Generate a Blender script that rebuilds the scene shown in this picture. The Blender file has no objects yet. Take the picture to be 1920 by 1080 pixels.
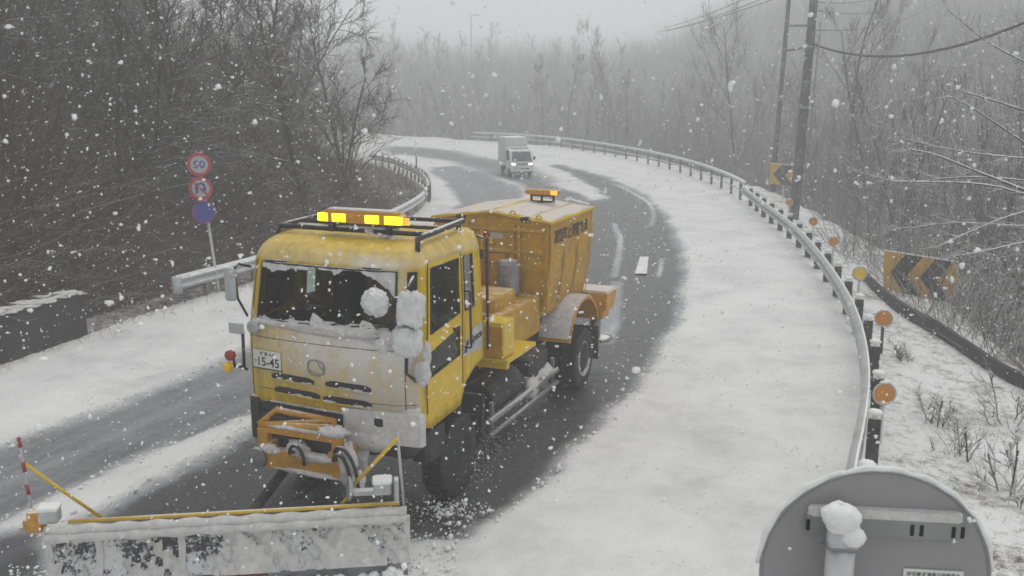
import bpy, math, random
from mathutils import noise as mnoise
import numpy as np
from mathutils import Vector, Matrix
R = math.radians
sc = bpy.context.scene
COL = sc.collection
random.seed(7)
RNG = np.random.default_rng(11)

# ------------------------------------------------------------------ camera, sky, sun, exposure
CAM_H, CAM_F, CAM_Y0 = 5.194, 1774.0, 172.06          # height, focal length in 1920-px units, horizon row
PITCH = math.atan((540 - CAM_Y0) / CAM_F)
cd = bpy.data.cameras.new("camera"); cam = bpy.data.objects.new("camera", cd); COL.objects.link(cam)
cam.location = (0, 0, CAM_H); cam.rotation_euler = (math.pi / 2 - PITCH, 0, 0)
cd.sensor_width = 36; cd.lens = CAM_F / 1920 * 36; cd.clip_start = .05; cd.clip_end = 4000
sc.camera = cam
cd.dof.use_dof = True; cd.dof.focus_distance = 13.0; cd.dof.aperture_fstop = 11.0
sc.cycles.filter_width = 1.65
SUN_EL, SUN_AZ = R(58), R(25)
world = bpy.data.worlds.new("World"); sc.world = world; world.use_nodes = True
nt = world.node_tree; bg = nt.nodes["Background"]
sky = nt.nodes.new("ShaderNodeTexSky"); sky.sky_type = 'NISHITA'; sky.sun_disc = False
sky.sun_elevation = SUN_EL; sky.sun_rotation = SUN_AZ; sky.air_density = 1.0; sky.dust_density = 4.0
hs = nt.nodes.new("ShaderNodeHueSaturation"); hs.inputs["Saturation"].default_value = .06
mixw = nt.nodes.new("ShaderNodeMixRGB"); mixw.inputs[0].default_value = .75; mixw.inputs[2].default_value = (6.5, 6.62, 6.75, 1)
nt.links.new(sky.outputs[0], hs.inputs["Color"]); nt.links.new(hs.outputs[0], mixw.inputs[1])
nt.links.new(mixw.outputs[0], bg.inputs["Color"]); bg.inputs["Strength"].default_value = .10
sd = bpy.data.lights.new("sun", 'SUN'); sd.energy = .6; sd.angle = R(40); sd.color = (1, .98, .95)
sun = bpy.data.objects.new("sun", sd); COL.objects.link(sun)
sun.rotation_euler = (math.pi / 2 - SUN_EL, 0, math.pi - SUN_AZ)
vs = sc.view_settings; vs.view_transform = 'Standard'; vs.look = 'None'; vs.gamma = 1; vs.use_curve_mapping = False
vs.exposure = 0.36
sc.cycles.max_bounces = 8; sc.cycles.transparent_max_bounces = 12; sc.cycles.volume_bounces = 4
sc.cycles.diffuse_bounces = 3

_f = Vector((0, math.cos(PITCH), -math.sin(PITCH))); _u = Vector((0, math.sin(PITCH), math.cos(PITCH)))
def ray(x, y):
    return _f + Vector((1, 0, 0)) * ((x - 960) / CAM_F) + _u * ((540 - y) / CAM_F)
def spot(x, y, z=0.0):                                 # where a traced point lies at height z
    d = ray(x, y); t = (z - CAM_H) / d.z
    return Vector((0, 0, CAM_H)) + d * t
def at(x, y, Y):
    d = ray(x, y); return Vector((0, 0, CAM_H)) + d * (Y / d.y)

# ------------------------------------------------------------------ materials
def new_mat(name):
    m = bpy.data.materials.new(name); m.use_nodes = True
    return m, m.node_tree, m.node_tree.nodes["Principled BSDF"]
def N(t, kind, **kw):
    n = t.nodes.new(kind)
    for k, v in kw.items():
        if k.startswith("i_"): n.inputs[k[2:]].default_value = v
        else: setattr(n, k, v)
    return n
def ramp(t, fac, stops):
    r = t.nodes.new("ShaderNodeValToRGB"); e = r.color_ramp.elements
    while len(e) < len(stops): e.new(.5)
    for q, (p, c) in zip(e, stops):
        q.position = p; q.color = (*c, 1) if len(c) == 3 else c
    t.links.new(fac, r.inputs[0]); return r
def noise(t, scale, detail=4, rough=.6, coord="Object"):
    tc = t.nodes.new("ShaderNodeTexCoord"); n = t.nodes.new("ShaderNodeTexNoise")
    n.inputs["Scale"].default_value = scale; n.inputs["Detail"].default_value = detail; n.inputs["Roughness"].default_value = rough
    t.links.new(tc.outputs[coord], n.inputs["Vector"]); return n
def up_mask(t, lo, hi, nscale, amount):
    """how far a face looks up, broken by noise: where snow lies"""
    g = t.nodes.new("ShaderNodeNewGeometry"); s = t.nodes.new("ShaderNodeSeparateXYZ"); t.links.new(g.outputs["Normal"], s.inputs[0])
    n = noise(t, nscale, 3, .6, "Object")
    a = N(t, "ShaderNodeMath", operation='MULTIPLY_ADD'); t.links.new(n.outputs["Fac"], a.inputs[0]); a.inputs[1].default_value = amount
    t.links.new(s.outputs[2], a.inputs[2])
    mr = N(t, "ShaderNodeMapRange"); mr.inputs[1].default_value = lo + amount * .5; mr.inputs[2].default_value = hi + amount * .5
    t.links.new(a.outputs[0], mr.inputs[0]); return mr.outputs[0]
SNOW = (.80, .80, .79)
def plain(name, col, rough=.5, metal=0.0, snow=None, var=.18, vscale=6.0, bump=0.0, dirt=None):
    m, t, b = new_mat(name)
    n = noise(t, vscale, 5)
    c0 = tuple(max(0, c * (1 - var)) for c in col); c1 = tuple(min(1, c * (1 + var)) for c in col)
    r = ramp(t, n.outputs["Fac"], [(.3, c0), (.7, c1)]); out = r.outputs[0]
    if dirt:
        n2 = noise(t, 2.3, 8, .75); mr = N(t, "ShaderNodeMapRange"); mr.inputs[1].default_value = .48; mr.inputs[2].default_value = .72; mr.inputs[4].default_value = dirt[1]
        t.links.new(n2.outputs["Fac"], mr.inputs[0])
        mx = N(t, "ShaderNodeMixRGB"); t.links.new(mr.outputs[0], mx.inputs[0]); t.links.new(out, mx.inputs[1]); mx.inputs[2].default_value = (*dirt[0], 1); out = mx.outputs[0]
    if snow:
        k = up_mask(t, *snow); mx = N(t, "ShaderNodeMixRGB"); t.links.new(k, mx.inputs[0]); t.links.new(out, mx.inputs[1])
        mx.inputs[2].default_value = (*SNOW, 1); out = mx.outputs[0]
    t.links.new(out, b.inputs["Base Color"]); b.inputs["Roughness"].default_value = rough; b.inputs["Metallic"].default_value = metal
    if bump:
        bp = N(t, "ShaderNodeBump", i_Strength=bump, i_Distance=.01); n3 = noise(t, vscale * 8, 4); t.links.new(n3.outputs["Fac"], bp.inputs["Height"]); t.links.new(bp.outputs[0], b.inputs["Normal"])
    return m
def emit(name, col, e):
    m, t, b = new_mat(name); b.inputs["Base Color"].default_value = (*col, 1)
    b.inputs["Emission Color"].default_value = (*col, 1); b.inputs["Emission Strength"].default_value = e; return m
M = {}
GRIME = (.20, .17, .12)
M['yellow'] = plain("yellow_paint", (.60, .385, .006), .42, snow=(.62, 1.05, 5, .55), var=.1, dirt=(GRIME, .45))
M['yellow_clean'] = plain("yellow_enamel", (.64, .43, .005), .36, var=.10, dirt=(GRIME, .3))
M['orange'] = plain("orange_paint", (.47, .26, .008), .55, snow=(.95, 1.25, 5, .6), var=.16, dirt=((.17, .085, .03), .6))
M['orange_mount'] = plain("orange_frame_paint", (.55, .27, .012), .5, snow=(.8, 1.1, 9, .5), var=.16, dirt=((.12, .07, .035), .7))
M['black'] = plain("black_plastic", (.018, .018, .02), .5, snow=(.75, 1.0, 12, .8))
M['rubber'] = plain("tyre_rubber", (.02, .02, .021), .8, dirt=((.12, .12, .12), .6))
M['dark'] = plain("underbody_black", (.022, .022, .024), .7, dirt=((.09, .09, .09), .7))
M['interior'] = plain("cab_trim", (.025, .026, .028), .8)
M['steel'] = plain("dull_steel", (.25, .25, .26), .45, .5, dirt=((.12, .12, .12), .6), snow=(.7, 1, 10, .5))
M['galv'] = plain("galvanised_steel", (.42, .43, .44), .5, .25, snow=(.6, .95, 4, .5), var=.12)
M['white_steel'] = plain("white_rail_paint", (.52, .53, .53), .5, snow=(.55, .95, 4, .5), var=.12, dirt=((.22, .21, .2), .55))
M['rail_grey'] = plain("weathered_rail_steel", (.40, .405, .405), .45, .2, var=.16, vscale=2, dirt=((.17, .16, .15), .6))
M['post_brown'] = plain("dark_brown_post", (.03, .026, .028), .6, snow=(.7, .95, 10, .6), dirt=((.5, .5, .5), .35))
M['snow'] = plain("snow_clump", SNOW, .7, var=.05, vscale=9, bump=.6)
M['dirty_snow'] = plain("grey_road_snow", (.60, .59, .58), .85, var=.16, vscale=11, bump=1.0)
M['mirror_snow'] = plain("wind_packed_snow", (.66, .66, .66), .8, var=.14, vscale=7, bump=1.0, dirt=((.45, .44, .42), .5))
M['plate'] = plain("number_plate_white", (.70, .71, .69), .45, var=.06, dirt=((.45, .44, .40), .4))
M['ink'] = plain("black_lettering", (.015, .015, .017), .6)
M['redpaint'] = plain("red_paint", (.30, .03, .025), .5, dirt=((.15, .07, .06), .5))
M['rust'] = plain("rusty_red_steel", (.13, .045, .035), .7, var=.3, dirt=((.08, .08, .08), .5))
M['signred'] = plain("sign_red_film", (.42, .04, .05), .45)
M['signwhite'] = plain("sign_white_film", (.42, .43, .43), .45, dirt=((.25, .25, .25), .4))
M['signblue'] = plain("sign_blue_film", (.04, .05, .30), .45)
M['amber'] = plain("amber_reflector", (.60, .22, .008), .3, var=.15, dirt=((.35, .2, .08), .5))
M['yellow_refl'] = plain("yellow_reflector", (.80, .52, .01), .3, var=.1)
M['chev'] = plain("chevron_yellow_film", (.56, .31, .006), .5, var=.12, dirt=((.45, .26, .03), .3))
M['chevblack'] = plain("chevron_black_film", (.018, .017, .018), .55)
M['concrete'] = plain("old_wet_concrete", (.055, .054, .052), .8, var=.45, vscale=1.4, snow=(.75, 1, 6, .5), dirt=((.1, .095, .085), .6), bump=.4)
M['wall_dark'] = plain("dark_wet_wall", (.032, .031, .033), .85, var=.4, vscale=1.4, dirt=((.06, .057, .055), .5), bump=.4)
M['pole_conc'] = plain("pole_concrete", (.075, .074, .078), .8, var=.2, vscale=3, dirt=((.6, .6, .6), .35))
M['wire'] = plain("wire_black", (.03, .03, .03), .6)
M['alu'] = plain("sign_back_grey", (.30, .295, .30), .6, .1, var=.07, vscale=3)
M['alu_light'] = plain("bare_aluminium", (.26, .262, .26), .55, .15, var=.08, snow=(.6, .95, 12, .4))
M['amber_lens'] = plain("amber_lens", (.55, .25, .015), .25, var=.1)
M['lit'] = emit("lit_beacon", (.92, .95, .008), 2.6)
M['lit_orange'] = emit("lit_marker", (1.0, .42, .03), .9)
M['headlight'] = emit("lit_headlight", (1, 1, .97), 1.6)
M['kei_white'] = plain("white_van_paint", (.80, .82, .80), .4, var=.05, dirt=((.4, .4, .38), .4))
M['kei_box'] = plain("grey_green_box_panel", (.60, .64, .61), .5, var=.06, snow=(.8, 1, 3, .3))
M['lensglass'] = plain("lamp_glass", (.45, .47, .47), .15)
M['mirror'] = plain("convex_mirror_face", (.42, .43, .42), .2, .3, var=.15, vscale=30)

def glass_mat():
    m, t, b = new_mat("tinted_glass"); out = t.nodes["Material Output"]; t.nodes.remove(b)
    tr = N(t, "ShaderNodeBsdfTransparent"); tr.inputs[0].default_value = (.62, .70, .67, 1)
    gl = N(t, "ShaderNodeBsdfGlossy"); gl.inputs["Roughness"].default_value = .06; gl.inputs[0].default_value = (.9, .9, .9, 1)
    fr = N(t, "ShaderNodeFresnel"); fr.inputs[0].default_value = 1.4
    mx = N(t, "ShaderNodeMixShader"); t.links.new(fr.outputs[0], mx.inputs[0]); t.links.new(tr.outputs[0], mx.inputs[1]); t.links.new(gl.outputs[0], mx.inputs[2])
    t.links.new(mx.outputs[0], out.inputs[0]); return m
M['glass'] = glass_mat()

def dusted(name, base, front, roofdust):
    """paint with wind-driven snow stuck on the leading face (object space: front at low y)"""
    m, t, b = new_mat(name)
    n = noise(t, 2.4, 9, .74); n2 = noise(t, 40, 4, .7)
    tc = N(t, "ShaderNodeTexCoord"); s = N(t, "ShaderNodeSeparateXYZ"); t.links.new(tc.outputs["Object"], s.inputs[0])
    def mr(src, a, c, lo=0., hi=1., smooth=True):
        k = N(t, "ShaderNodeMapRange"); k.interpolation_type = 'SMOOTHSTEP' if smooth else 'LINEAR'
        k.inputs[1].default_value = a; k.inputs[2].default_value = c; k.inputs[3].default_value = lo; k.inputs[4].default_value = hi
        t.links.new(src, k.inputs[0]); return k.outputs[0]
    def mul(p, q):
        k = N(t, "ShaderNodeMath", operation='MULTIPLY'); t.links.new(p, k.inputs[0])
        if isinstance(q, (int, float)): k.inputs[1].default_value = q
        else: t.links.new(q, k.inputs[1])
        return k.outputs[0]
    def add(p, q):
        k = N(t, "ShaderNodeMath", operation='ADD', use_clamp=True); t.links.new(p, k.inputs[0]); t.links.new(q, k.inputs[1]); return k.outputs[0]
    fr = mr(s.outputs[1], .30, .10)
    zz = mul(mr(s.outputs[2], 1.40, 2.12), mr(s.outputs[2], 2.6, 2.4))
    xx = mr(s.outputs[0], -1.15, .15, .38, 1.0)
    low = mul(mr(s.outputs[0], .05, .75), mr(s.outputs[2], 1.2, 1.5))
    face = mul(mul(fr, add(mul(zz, xx), mul(low, .85))), mr(n.outputs["Fac"], .30, .56, .30, 1.0))
    roof = mul(mul(mr(s.outputs[2], 3.16, 3.22), mr(s.outputs[2], 3.43, 3.22, .30, 1.0)), mul(mr(n.outputs["Fac"], .3, .65, .5, 1.0), roofdust))
    k = add(mul(face, front), roof)
    k = mul(k, mr(n2.outputs["Fac"], .25, .6, .7, 1.0))
    grn = ramp(t, n.outputs["Fac"], [(.3, tuple(c * .85 for c in base)), (.7, tuple(min(1, c * 1.1) for c in base))])
    mp = N(t, "ShaderNodeMapping"); mp.inputs["Scale"].default_value = (9, 9, 1.1); t.links.new(tc.outputs["Object"], mp.inputs[0]); n7 = N(t, "ShaderNodeTexNoise", i_Scale=1.0, i_Detail=7.0, i_Roughness=.7); t.links.new(mp.outputs[0], n7.inputs["Vector"])
    gs = ramp(t, n7.outputs["Fac"], [(.42, (1, 1, 1)), (.66, (.60, .56, .50))]); gm = N(t, "ShaderNodeMixRGB", blend_type='MULTIPLY'); gm.inputs[0].default_value = .8; t.links.new(grn.outputs[0], gm.inputs[1]); t.links.new(gs.outputs[0], gm.inputs[2])
    mx = N(t, "ShaderNodeMixRGB"); t.links.new(k, mx.inputs[0]); t.links.new(gm.outputs[0], mx.inputs[1]); wt = ramp(t, mr(s.outputs[2], 1.5, 2.3), [(.0, (.43, .40, .36)), (1.0, (.66, .66, .655))]); t.links.new(wt.outputs[0], mx.inputs[2])
    t.links.new(mx.outputs[0], b.inputs["Base Color"]); b.inputs["Roughness"].default_value = .5
    bp = N(t, "ShaderNodeBump", i_Strength=.25, i_Distance=.008); t.links.new(n2.outputs["Fac"], bp.inputs["Height"]); t.links.new(bp.outputs[0], b.inputs["Normal"])
    return m
M['cab'] = dusted("snow_dusted_yellow_paint", (.64, .43, .004), 1.0, .36)

def bark(name, col, lo, hi, amt):
    m, t, b = new_mat(name)
    k = up_mask(t, lo, hi, 1.7, amt)
    n = noise(t, 3, 3); r = ramp(t, n.outputs["Fac"], [(.3, tuple(c * .6 for c in col)), (.7, tuple(c * 1.4 for c in col))])
    mx = N(t, "ShaderNodeMixRGB"); t.links.new(k, mx.inputs[0]); t.links.new(r.outputs[0], mx.inputs[1]); mx.inputs[2].default_value = (*SNOW, 1)
    t.links.new(mx.outputs[0], b.inputs["Base Color"]); b.inputs["Roughness"].default_value = .9
    b.inputs["Specular IOR Level"].default_value = .15
    return m
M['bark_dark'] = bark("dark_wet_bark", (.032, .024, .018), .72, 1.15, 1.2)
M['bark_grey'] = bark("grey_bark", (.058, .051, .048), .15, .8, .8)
M['bark_snow'] = bark("snowy_bark", (.055, .048, .045), -.15, .35, .5)
M['brush'] = bark("undergrowth_twigs", (.044, .030, .019), .60, 1.2, 1.3)
M['grass'] = bark("dead_grass_blades", (.15, .10, .055), .55, .95, .6)

# ------------------------------------------------------------------ mesh helpers
def tag(o, label=None, cat=None, group=None, kind=None):
    if label: o['label'] = label
    if cat: o['category'] = cat
    if group: o['group'] = group
    if kind: o['kind'] = kind
    return o
def link(o, parent=None):
    COL.objects.link(o)
    if parent is not None: o.parent = parent
    return o
def empty(name, loc=(0, 0, 0), rz=0.0):
    o = bpy.data.objects.new(name, None); o.location = loc; o.rotation_euler = (0, 0, rz); return link(o)
def mesh_np(name, verts, faces, mat, parent=None, smooth=False, nper=4):
    me = bpy.data.meshes.new(name); verts = np.asarray(verts, np.float32); faces = np.asarray(faces, np.int32)
    me.vertices.add(len(verts)); me.vertices.foreach_set("co", verts.ravel())
    nf = len(faces); me.loops.add(nf * nper); me.loops.foreach_set("vertex_index", faces.ravel())
    me.polygons.add(nf); me.polygons.foreach_set("loop_start", np.arange(0, nf * nper, nper, dtype=np.int32))
    me.polygons.foreach_set("use_smooth", np.full(nf, smooth)); me.update(calc_edges=True)
    me.materials.append(mat); o = bpy.data.objects.new(name, me); return link(o, parent)
class MB:
    def __init__(s): s.v = []; s.f = []; s.sm = []
    def add(s, vs, fs, smooth=False):
        b = len(s.v); s.v += [tuple(v) for v in vs]; s.f += [tuple(b + i for i in f) for f in fs]; s.sm += [smooth] * len(fs); return s
    def box(s, c, d, rz=0., ch=0.0, taper=1.0, rot=None):
        """box with chamfered vertical edges and optionally a narrower top"""
        x, y, z = d[0] / 2, d[1] / 2, d[2] / 2; ch = min(ch, x * .9, y * .9)
        base = [(-x, -y), (x, -y), (x, y), (-x, y)] if ch <= 0 else [(-x + ch, -y), (x - ch, -y), (x, -y + ch), (x, y - ch), (x - ch, y), (-x + ch, y), (-x, y - ch), (-x, -y + ch)]
        n = len(base); rings = [(-z, 1.0), (z, taper)] if ch <= 0 else [(-z, 1 - .5 * ch / max(x, y)), (-z + ch * .5, 1.0), (z - ch * .5, taper), (z, taper * (1 - .5 * ch / max(x, y)))]
        m = rot if rot is not None else Matrix.Rotation(rz, 3, 'Z'); c = Vector(c)
        vs = [c + m @ Vector((px * k, py * k, zz)) for zz, k in rings for px, py in base]; fs = []
        for r in range(len(rings) - 1):
            for i in range(n):
                j = (i + 1) % n; fs.append((r * n + i, r * n + j, (r + 1) * n + j, (r + 1) * n + i))
        fs.append(tuple(range(n - 1, -1, -1))); fs.append(tuple(range((len(rings) - 1) * n, len(rings) * n)))
        return s.add(vs, fs)
    def tube(s, pts, r, n=8, caps=True):
        pts = [Vector(p) for p in pts]; rs = r if isinstance(r, (list, tuple)) else [r] * len(pts); vs = []; up = None
        for i, p in enumerate(pts):
            d = (pts[min(i + 1, len(pts) - 1)] - pts[max(i - 1, 0)]).normalized()
            if up is None: up = Vector((0, 0, 1)) if abs(d.z) < .9 else Vector((1, 0, 0))
            a = d.cross(up).normalized(); b2 = a.cross(d); up = b2
            for k in range(n):
                t = 2 * math.pi * k / n; vs.append(p + (a * math.cos(t) + b2 * math.sin(t)) * rs[i])
        fs = [(i * n + k, i * n + (k + 1) % n, (i + 1) * n + (k + 1) % n, (i + 1) * n + k) for i in range(len(pts) - 1) for k in range(n)]
        s.add(vs, fs, True)
        if caps:
            b = len(s.v) - len(vs); s.f += [tuple(b + k for k in range(n - 1, -1, -1)), tuple(b + (len(pts) - 1) * n + k for k in range(n))]; s.sm += [False, False]
        return s
    def lathe(s, c, axis, prof, n=24):
        """prof: (distance along axis, radius)"""
        ax = Vector(axis).normalized(); t = Vector((0, 0, 1)) if abs(ax.z) < .9 else Vector((1, 0, 0)); a = ax.cross(t).normalized(); b = a.cross(ax); c = Vector(c)
        vs = [c + ax * h + (a * math.cos(2 * math.pi * k / n) + b * math.sin(2 * math.pi * k / n)) * r for h, r in prof for k in range(n)]
        fs = [(i * n + k, i * n + (k + 1) % n, (i + 1) * n + (k + 1) % n, (i + 1) * n + k) for i in range(len(prof) - 1) for k in range(n)]
        fs += [tuple(range(n - 1, -1, -1)), tuple((len(prof) - 1) * n + k for k in range(n))]
        return s.add(vs, fs, False)
    def prism(s, poly, x0, x1, axis='x'):
        """extrude a closed 2-D outline; axis x: outline is (y, z); axis y: outline is (x, z)"""
        n = len(poly)
        f = (lambda a, p: (a, p[0], p[1])) if axis == 'x' else ((lambda a, p: (p[0], a, p[1])) if axis == 'y' else (lambda a, p: (p[0], p[1], a)))
        vs = [f(x0, p) for p in poly] + [f(x1, p) for p in poly]
        fs = [(i, (i + 1) % n, n + (i + 1) % n, n + i) for i in range(n)] + [tuple(range(n - 1, -1, -1)), tuple(range(n, 2 * n))]
        return s.add(vs, fs)
    def blob(s, c, r, seed=0, n=14, m=9, rough=.18, flat=1.0, sq=1.0):
        rg = random.Random(seed); ph = [(rg.uniform(0, 6.3), rg.uniform(0, 6.3), rg.uniform(1, 4), rg.uniform(1, 4)) for _ in range(5)]
        rx, ry, rz = (r, r, r) if not isinstance(r, (tuple, list)) else r; c = Vector(c); vs = []
        for i in range(m + 1):
            th = math.pi * i / m
            for k in range(n):
                p = 2 * math.pi * k / n
                q3 = Vector((math.sin(th) * math.cos(p), math.sin(th) * math.sin(p), math.cos(th))) + Vector((seed * 1.7, 0, 0))
                w = 1 + 1.3 * rough * mnoise.fractal(q3 * 2.6, .8, 2.2, 4) + .5 * rough * sum(math.sin(a + f1 * th * 1.3) * math.sin(b + round(f2) * p) for a, b, f1, f2 in ph) / 2
                sp_ = lambda t_: math.copysign(abs(t_) ** sq, t_)
                vs.append(c + Vector((rx * sp_(math.sin(th)) * sp_(math.cos(p)) * w, ry * sp_(math.sin(th)) * sp_(math.sin(p)) * w, rz * sp_(math.cos(th)) * w * flat)))
        fs = [(i * n + k, i * n + (k + 1) % n, (i + 1) * n + (k + 1) % n, (i + 1) * n + k) for i in range(m) for k in range(n)]
        return s.add(vs, fs, True)
    def build(s, name, mat, parent=None, bevel=0.0):
        me = bpy.data.meshes.new(name); me.from_pydata([tuple(v) for v in s.v], [], s.f); me.materials.append(mat)
        me.polygons.foreach_set("use_smooth", s.sm); me.validate(); me.update()
        import bmesh
        bm = bmesh.new(); bm.from_mesh(me); bmesh.ops.recalc_face_normals(bm, faces=bm.faces); bm.to_mesh(me); bm.free()
        o = bpy.data.objects.new(name, me); link(o, parent)
        if bevel:
            md = o.modifiers.new("edge", 'BEVEL'); md.width = bevel; md.segments = 2; md.limit_method = 'ANGLE'
        return o
def lettering(name, body, mat, parent, origin, xdir, updir, width=None, height=None, bold=0.0):
    """text turned into a mesh, centred on origin, reading along xdir"""
    cu = bpy.data.curves.new(name, 'FONT'); cu.body = body; cu.align_x = 'CENTER'; cu.align_y = 'CENTER'; cu.resolution_u = 3; cu.offset = bold
    tmp = bpy.data.objects.new(name, cu); COL.objects.link(tmp)
    me = bpy.data.meshes.new_from_object(tmp.evaluated_get(bpy.context.evaluated_depsgraph_get()))
    bpy.data.objects.remove(tmp); bpy.data.curves.remove(cu)
    co = np.empty(len(me.vertices) * 3, np.float32); me.vertices.foreach_get("co", co); co = co.reshape(-1, 3)
    lo, hi = co.min(0), co.max(0); co -= (lo + hi) / 2
    sx = width / (hi[0] - lo[0]) if width else None; sy = height / (hi[1] - lo[1]) if height else None
    sx = sx or sy; sy = sy or sx
    X = np.array(Vector(xdir).normalized()); U = np.array(Vector(updir).normalized())
    P = np.array(origin, np.float32) + co[:, :1] * sx * X + co[:, 1:2] * sy * U
    me.vertices.foreach_set("co", P.astype(np.float32).ravel()); me.update(); me.materials.clear(); me.materials.append(mat)
    return link(bpy.data.objects.new(name, me), parent)
def segs_mesh(name, P0, P1, R0, R1, sides, mat, parent=None, smooth=True):
    P0, P1 = np.asarray(P0, float), np.asarray(P1, float); R0, R1 = np.asarray(R0, float), np.asarray(R1, float)
    d = P1 - P0; d /= np.maximum(np.linalg.norm(d, axis=1, keepdims=True), 1e-9)
    t = np.where(np.abs(d[:, 2:3]) < .9, np.array([[0, 0, 1.]]), np.array([[1., 0, 0]])); a = np.cross(d, t); a /= np.linalg.norm(a, axis=1, keepdims=True); b = np.cross(a, d)
    an = np.arange(sides) * 2 * np.pi / sides + np.pi / 2; off = a[:, None] * np.cos(an)[None, :, None] + b[:, None] * np.sin(an)[None, :, None]
    v = np.stack([P0[:, None] + off * R0[:, None, None], P1[:, None] + off * R1[:, None, None]], 1).reshape(-1, 3)
    n = len(P0); k = np.arange(sides); k2 = (k + 1) % sides
    f = np.stack([k, k2, sides + k2, sides + k], 1)[None] + (np.arange(n) * 2 * sides)[:, None, None]
    return mesh_np(name, v, f.reshape(-1, 4), mat, parent, smooth)
def copy_tree(o, parent=None):
    c = o.copy(); COL.objects.link(c); c.parent = parent
    for ch in list(o.children): copy_tree(ch, c)
    return c

# ------------------------------------------------------------------ ground: one sheet, split into road, hillside, valley
def line(pts, z=0.0): return np.array([[*spot(x, y, z)][:2] for x, y in pts])
RAIL_L = np.vstack([[[-16, 4], [-12.0, 12.0]], line([(0, 690), (160, 632)]), [[-8.6, 22.4], [-7.0, 26.0], [-5.6, 31.5], [-4.5, 37], [-3.95, 43], [-4.3, 49], [-5.6, 56], [-9.5, 69], [-22, 84], [-45, 96], [-80, 104]]])
RAIL_R = np.vstack([[[1.5, 3.0], [2.9, 7.5]], line([(1600, 890), (1622, 800), (1632, 700), (1615, 610), (1588, 550), (1540, 480), (1490, 425)], .65), [[10.6, 41], [11.3, 47], [11.4, 55], [10.9, 63], [9.6, 72], [6.7, 84], [3.0, 94], [-2, 101], [-12, 107], [-30, 113], [-60, 121], [-90, 127]]])
def smooth_line(P, n=3):
    for _ in range(n):
        Q = [P[0]]
        for a, b in zip(P[:-1], P[1:]): Q += [a * .75 + b * .25, a * .25 + b * .75]
        Q.append(P[-1]); P = np.array(Q)
    return P
RAIL_L = smooth_line(RAIL_L, 2); RAIL_R = smooth_line(RAIL_R, 2)
def side_dist(P, L):
    """signed distance to a line: positive to the right of its direction"""
    best = np.full(len(P), 1e9); sg = np.zeros(len(P))
    for a, b in zip(L[:-1], L[1:]):
        ab = b - a; t = np.clip(((P - a) @ ab) / (ab @ ab), 0, 1); q = a + t[:, None] * ab; d = np.linalg.norm(P - q, axis=1)
        cr = ab[0] * (P[:, 1] - a[1]) - ab[1] * (P[:, 0] - a[0]); m = d < best - 1e-9
        best[m] = d[m]; sg[m] = -np.sign(cr[m])
    return best * np.where(sg == 0, 1, sg)
def poly_sd(P, Q):
    """signed distance to a closed outline, positive inside"""
    best = np.full(len(P), 1e9); ins = np.zeros(len(P), bool)
    for a, b in zip(Q, np.roll(Q, -1, 0)):
        ab = b - a; t = np.clip(((P - a) @ ab) / max(ab @ ab, 1e-9), 0, 1); best = np.minimum(best, np.linalg.norm(P - (a + t[:, None] * ab), axis=1))
        c = (a[1] > P[:, 1]) != (b[1] > P[:, 1])
        with np.errstate(divide='ignore', invalid='ignore'):
            xx = (b[0] - a[0]) * (P[:, 1] - a[1]) / (b[1] - a[1]) + a[0]
        ins ^= c & (P[:, 0] < xx)
    return np.where(ins, best, -best)
def wav(P, s, seed):
    """cheap smooth noise, about -1..1"""
    rg = np.random.default_rng(seed); o = np.zeros(len(P))
    for k in range(6):
        a = rg.uniform(0, 6.28); f = s * rg.uniform(.5, 2.2); o += np.sin((P[:, 0] * np.cos(a) + P[:, 1] * np.sin(a)) * f + rg.uniform(0, 6.28))
    return o / 3.0
def sstep(x, a, b):
    t = np.clip((x - a) / (b - a), 0, 1); return t * t * (3 - 2 * t)
def height(P):
    dl = -side_dist(P, RAIL_L); dr = side_dist(P, RAIL_R); x, y = P[:, 0], P[:, 1]
    z = np.zeros(len(P)); L = dl > 0; Rr = dr > 0
    cap = 19 - 12 * sstep(y, 45, 105)
    h = .05 * np.minimum(dl, .6) + .62 * np.maximum(dl - .9 - 4.2 * sstep(y, 40, 52), 0) ** 1.02
    h = cap * (1 - np.exp(-np.maximum(h, 0) / cap)) + .25 * wav(P, .7, 3) * sstep(dl, .8, 4) + .9 * wav(P, .12, 5) * sstep(dl, 4, 12)
    z[L] = h[L]
    g = -.10 * np.minimum(dr, 3.2) - .85 * np.clip(dr - 3.2, 0, 2.2) - .28 * np.clip(dr - 5.4, 0, 14) + .07 * wav(P, .9, 8) * sstep(dr, .5, 2) + .6 * wav(P, .15, 9) * sstep(dr, 5, 12)
    rad = np.hypot(x, y); g = g + 15 * sstep(rad, 98, 215) + 12 * sstep(x, 19, 60) * sstep(y, 22, 60)
    z[Rr & ~L] = g[Rr & ~L]
    return z, dl, dr
def steps(a, pairs):
    out = [a]
    for end, st in pairs:
        n = max(1, int(round((end - out[-1]) / st))); out += list(np.linspace(out[-1], end, n + 1)[1:])
    return np.array(out)
XS = steps(-250, [(-120, 13), (-40, 3), (-14, .5), (-10, .16), (8, .1), (13, .16), (30, .6), (90, 3), (250, 16)])
YS = steps(-60, [(-4, 6), (6, .5), (20, .09), (32, .16), (60, .32), (120, .7), (230, 5), (330, 20)])
GX, GY = np.meshgrid(XS, YS, indexing='ij'); GP = np.stack([GX.ravel(), GY.ravel()], 1)
GZ, DL, DR = height(GP)
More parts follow.
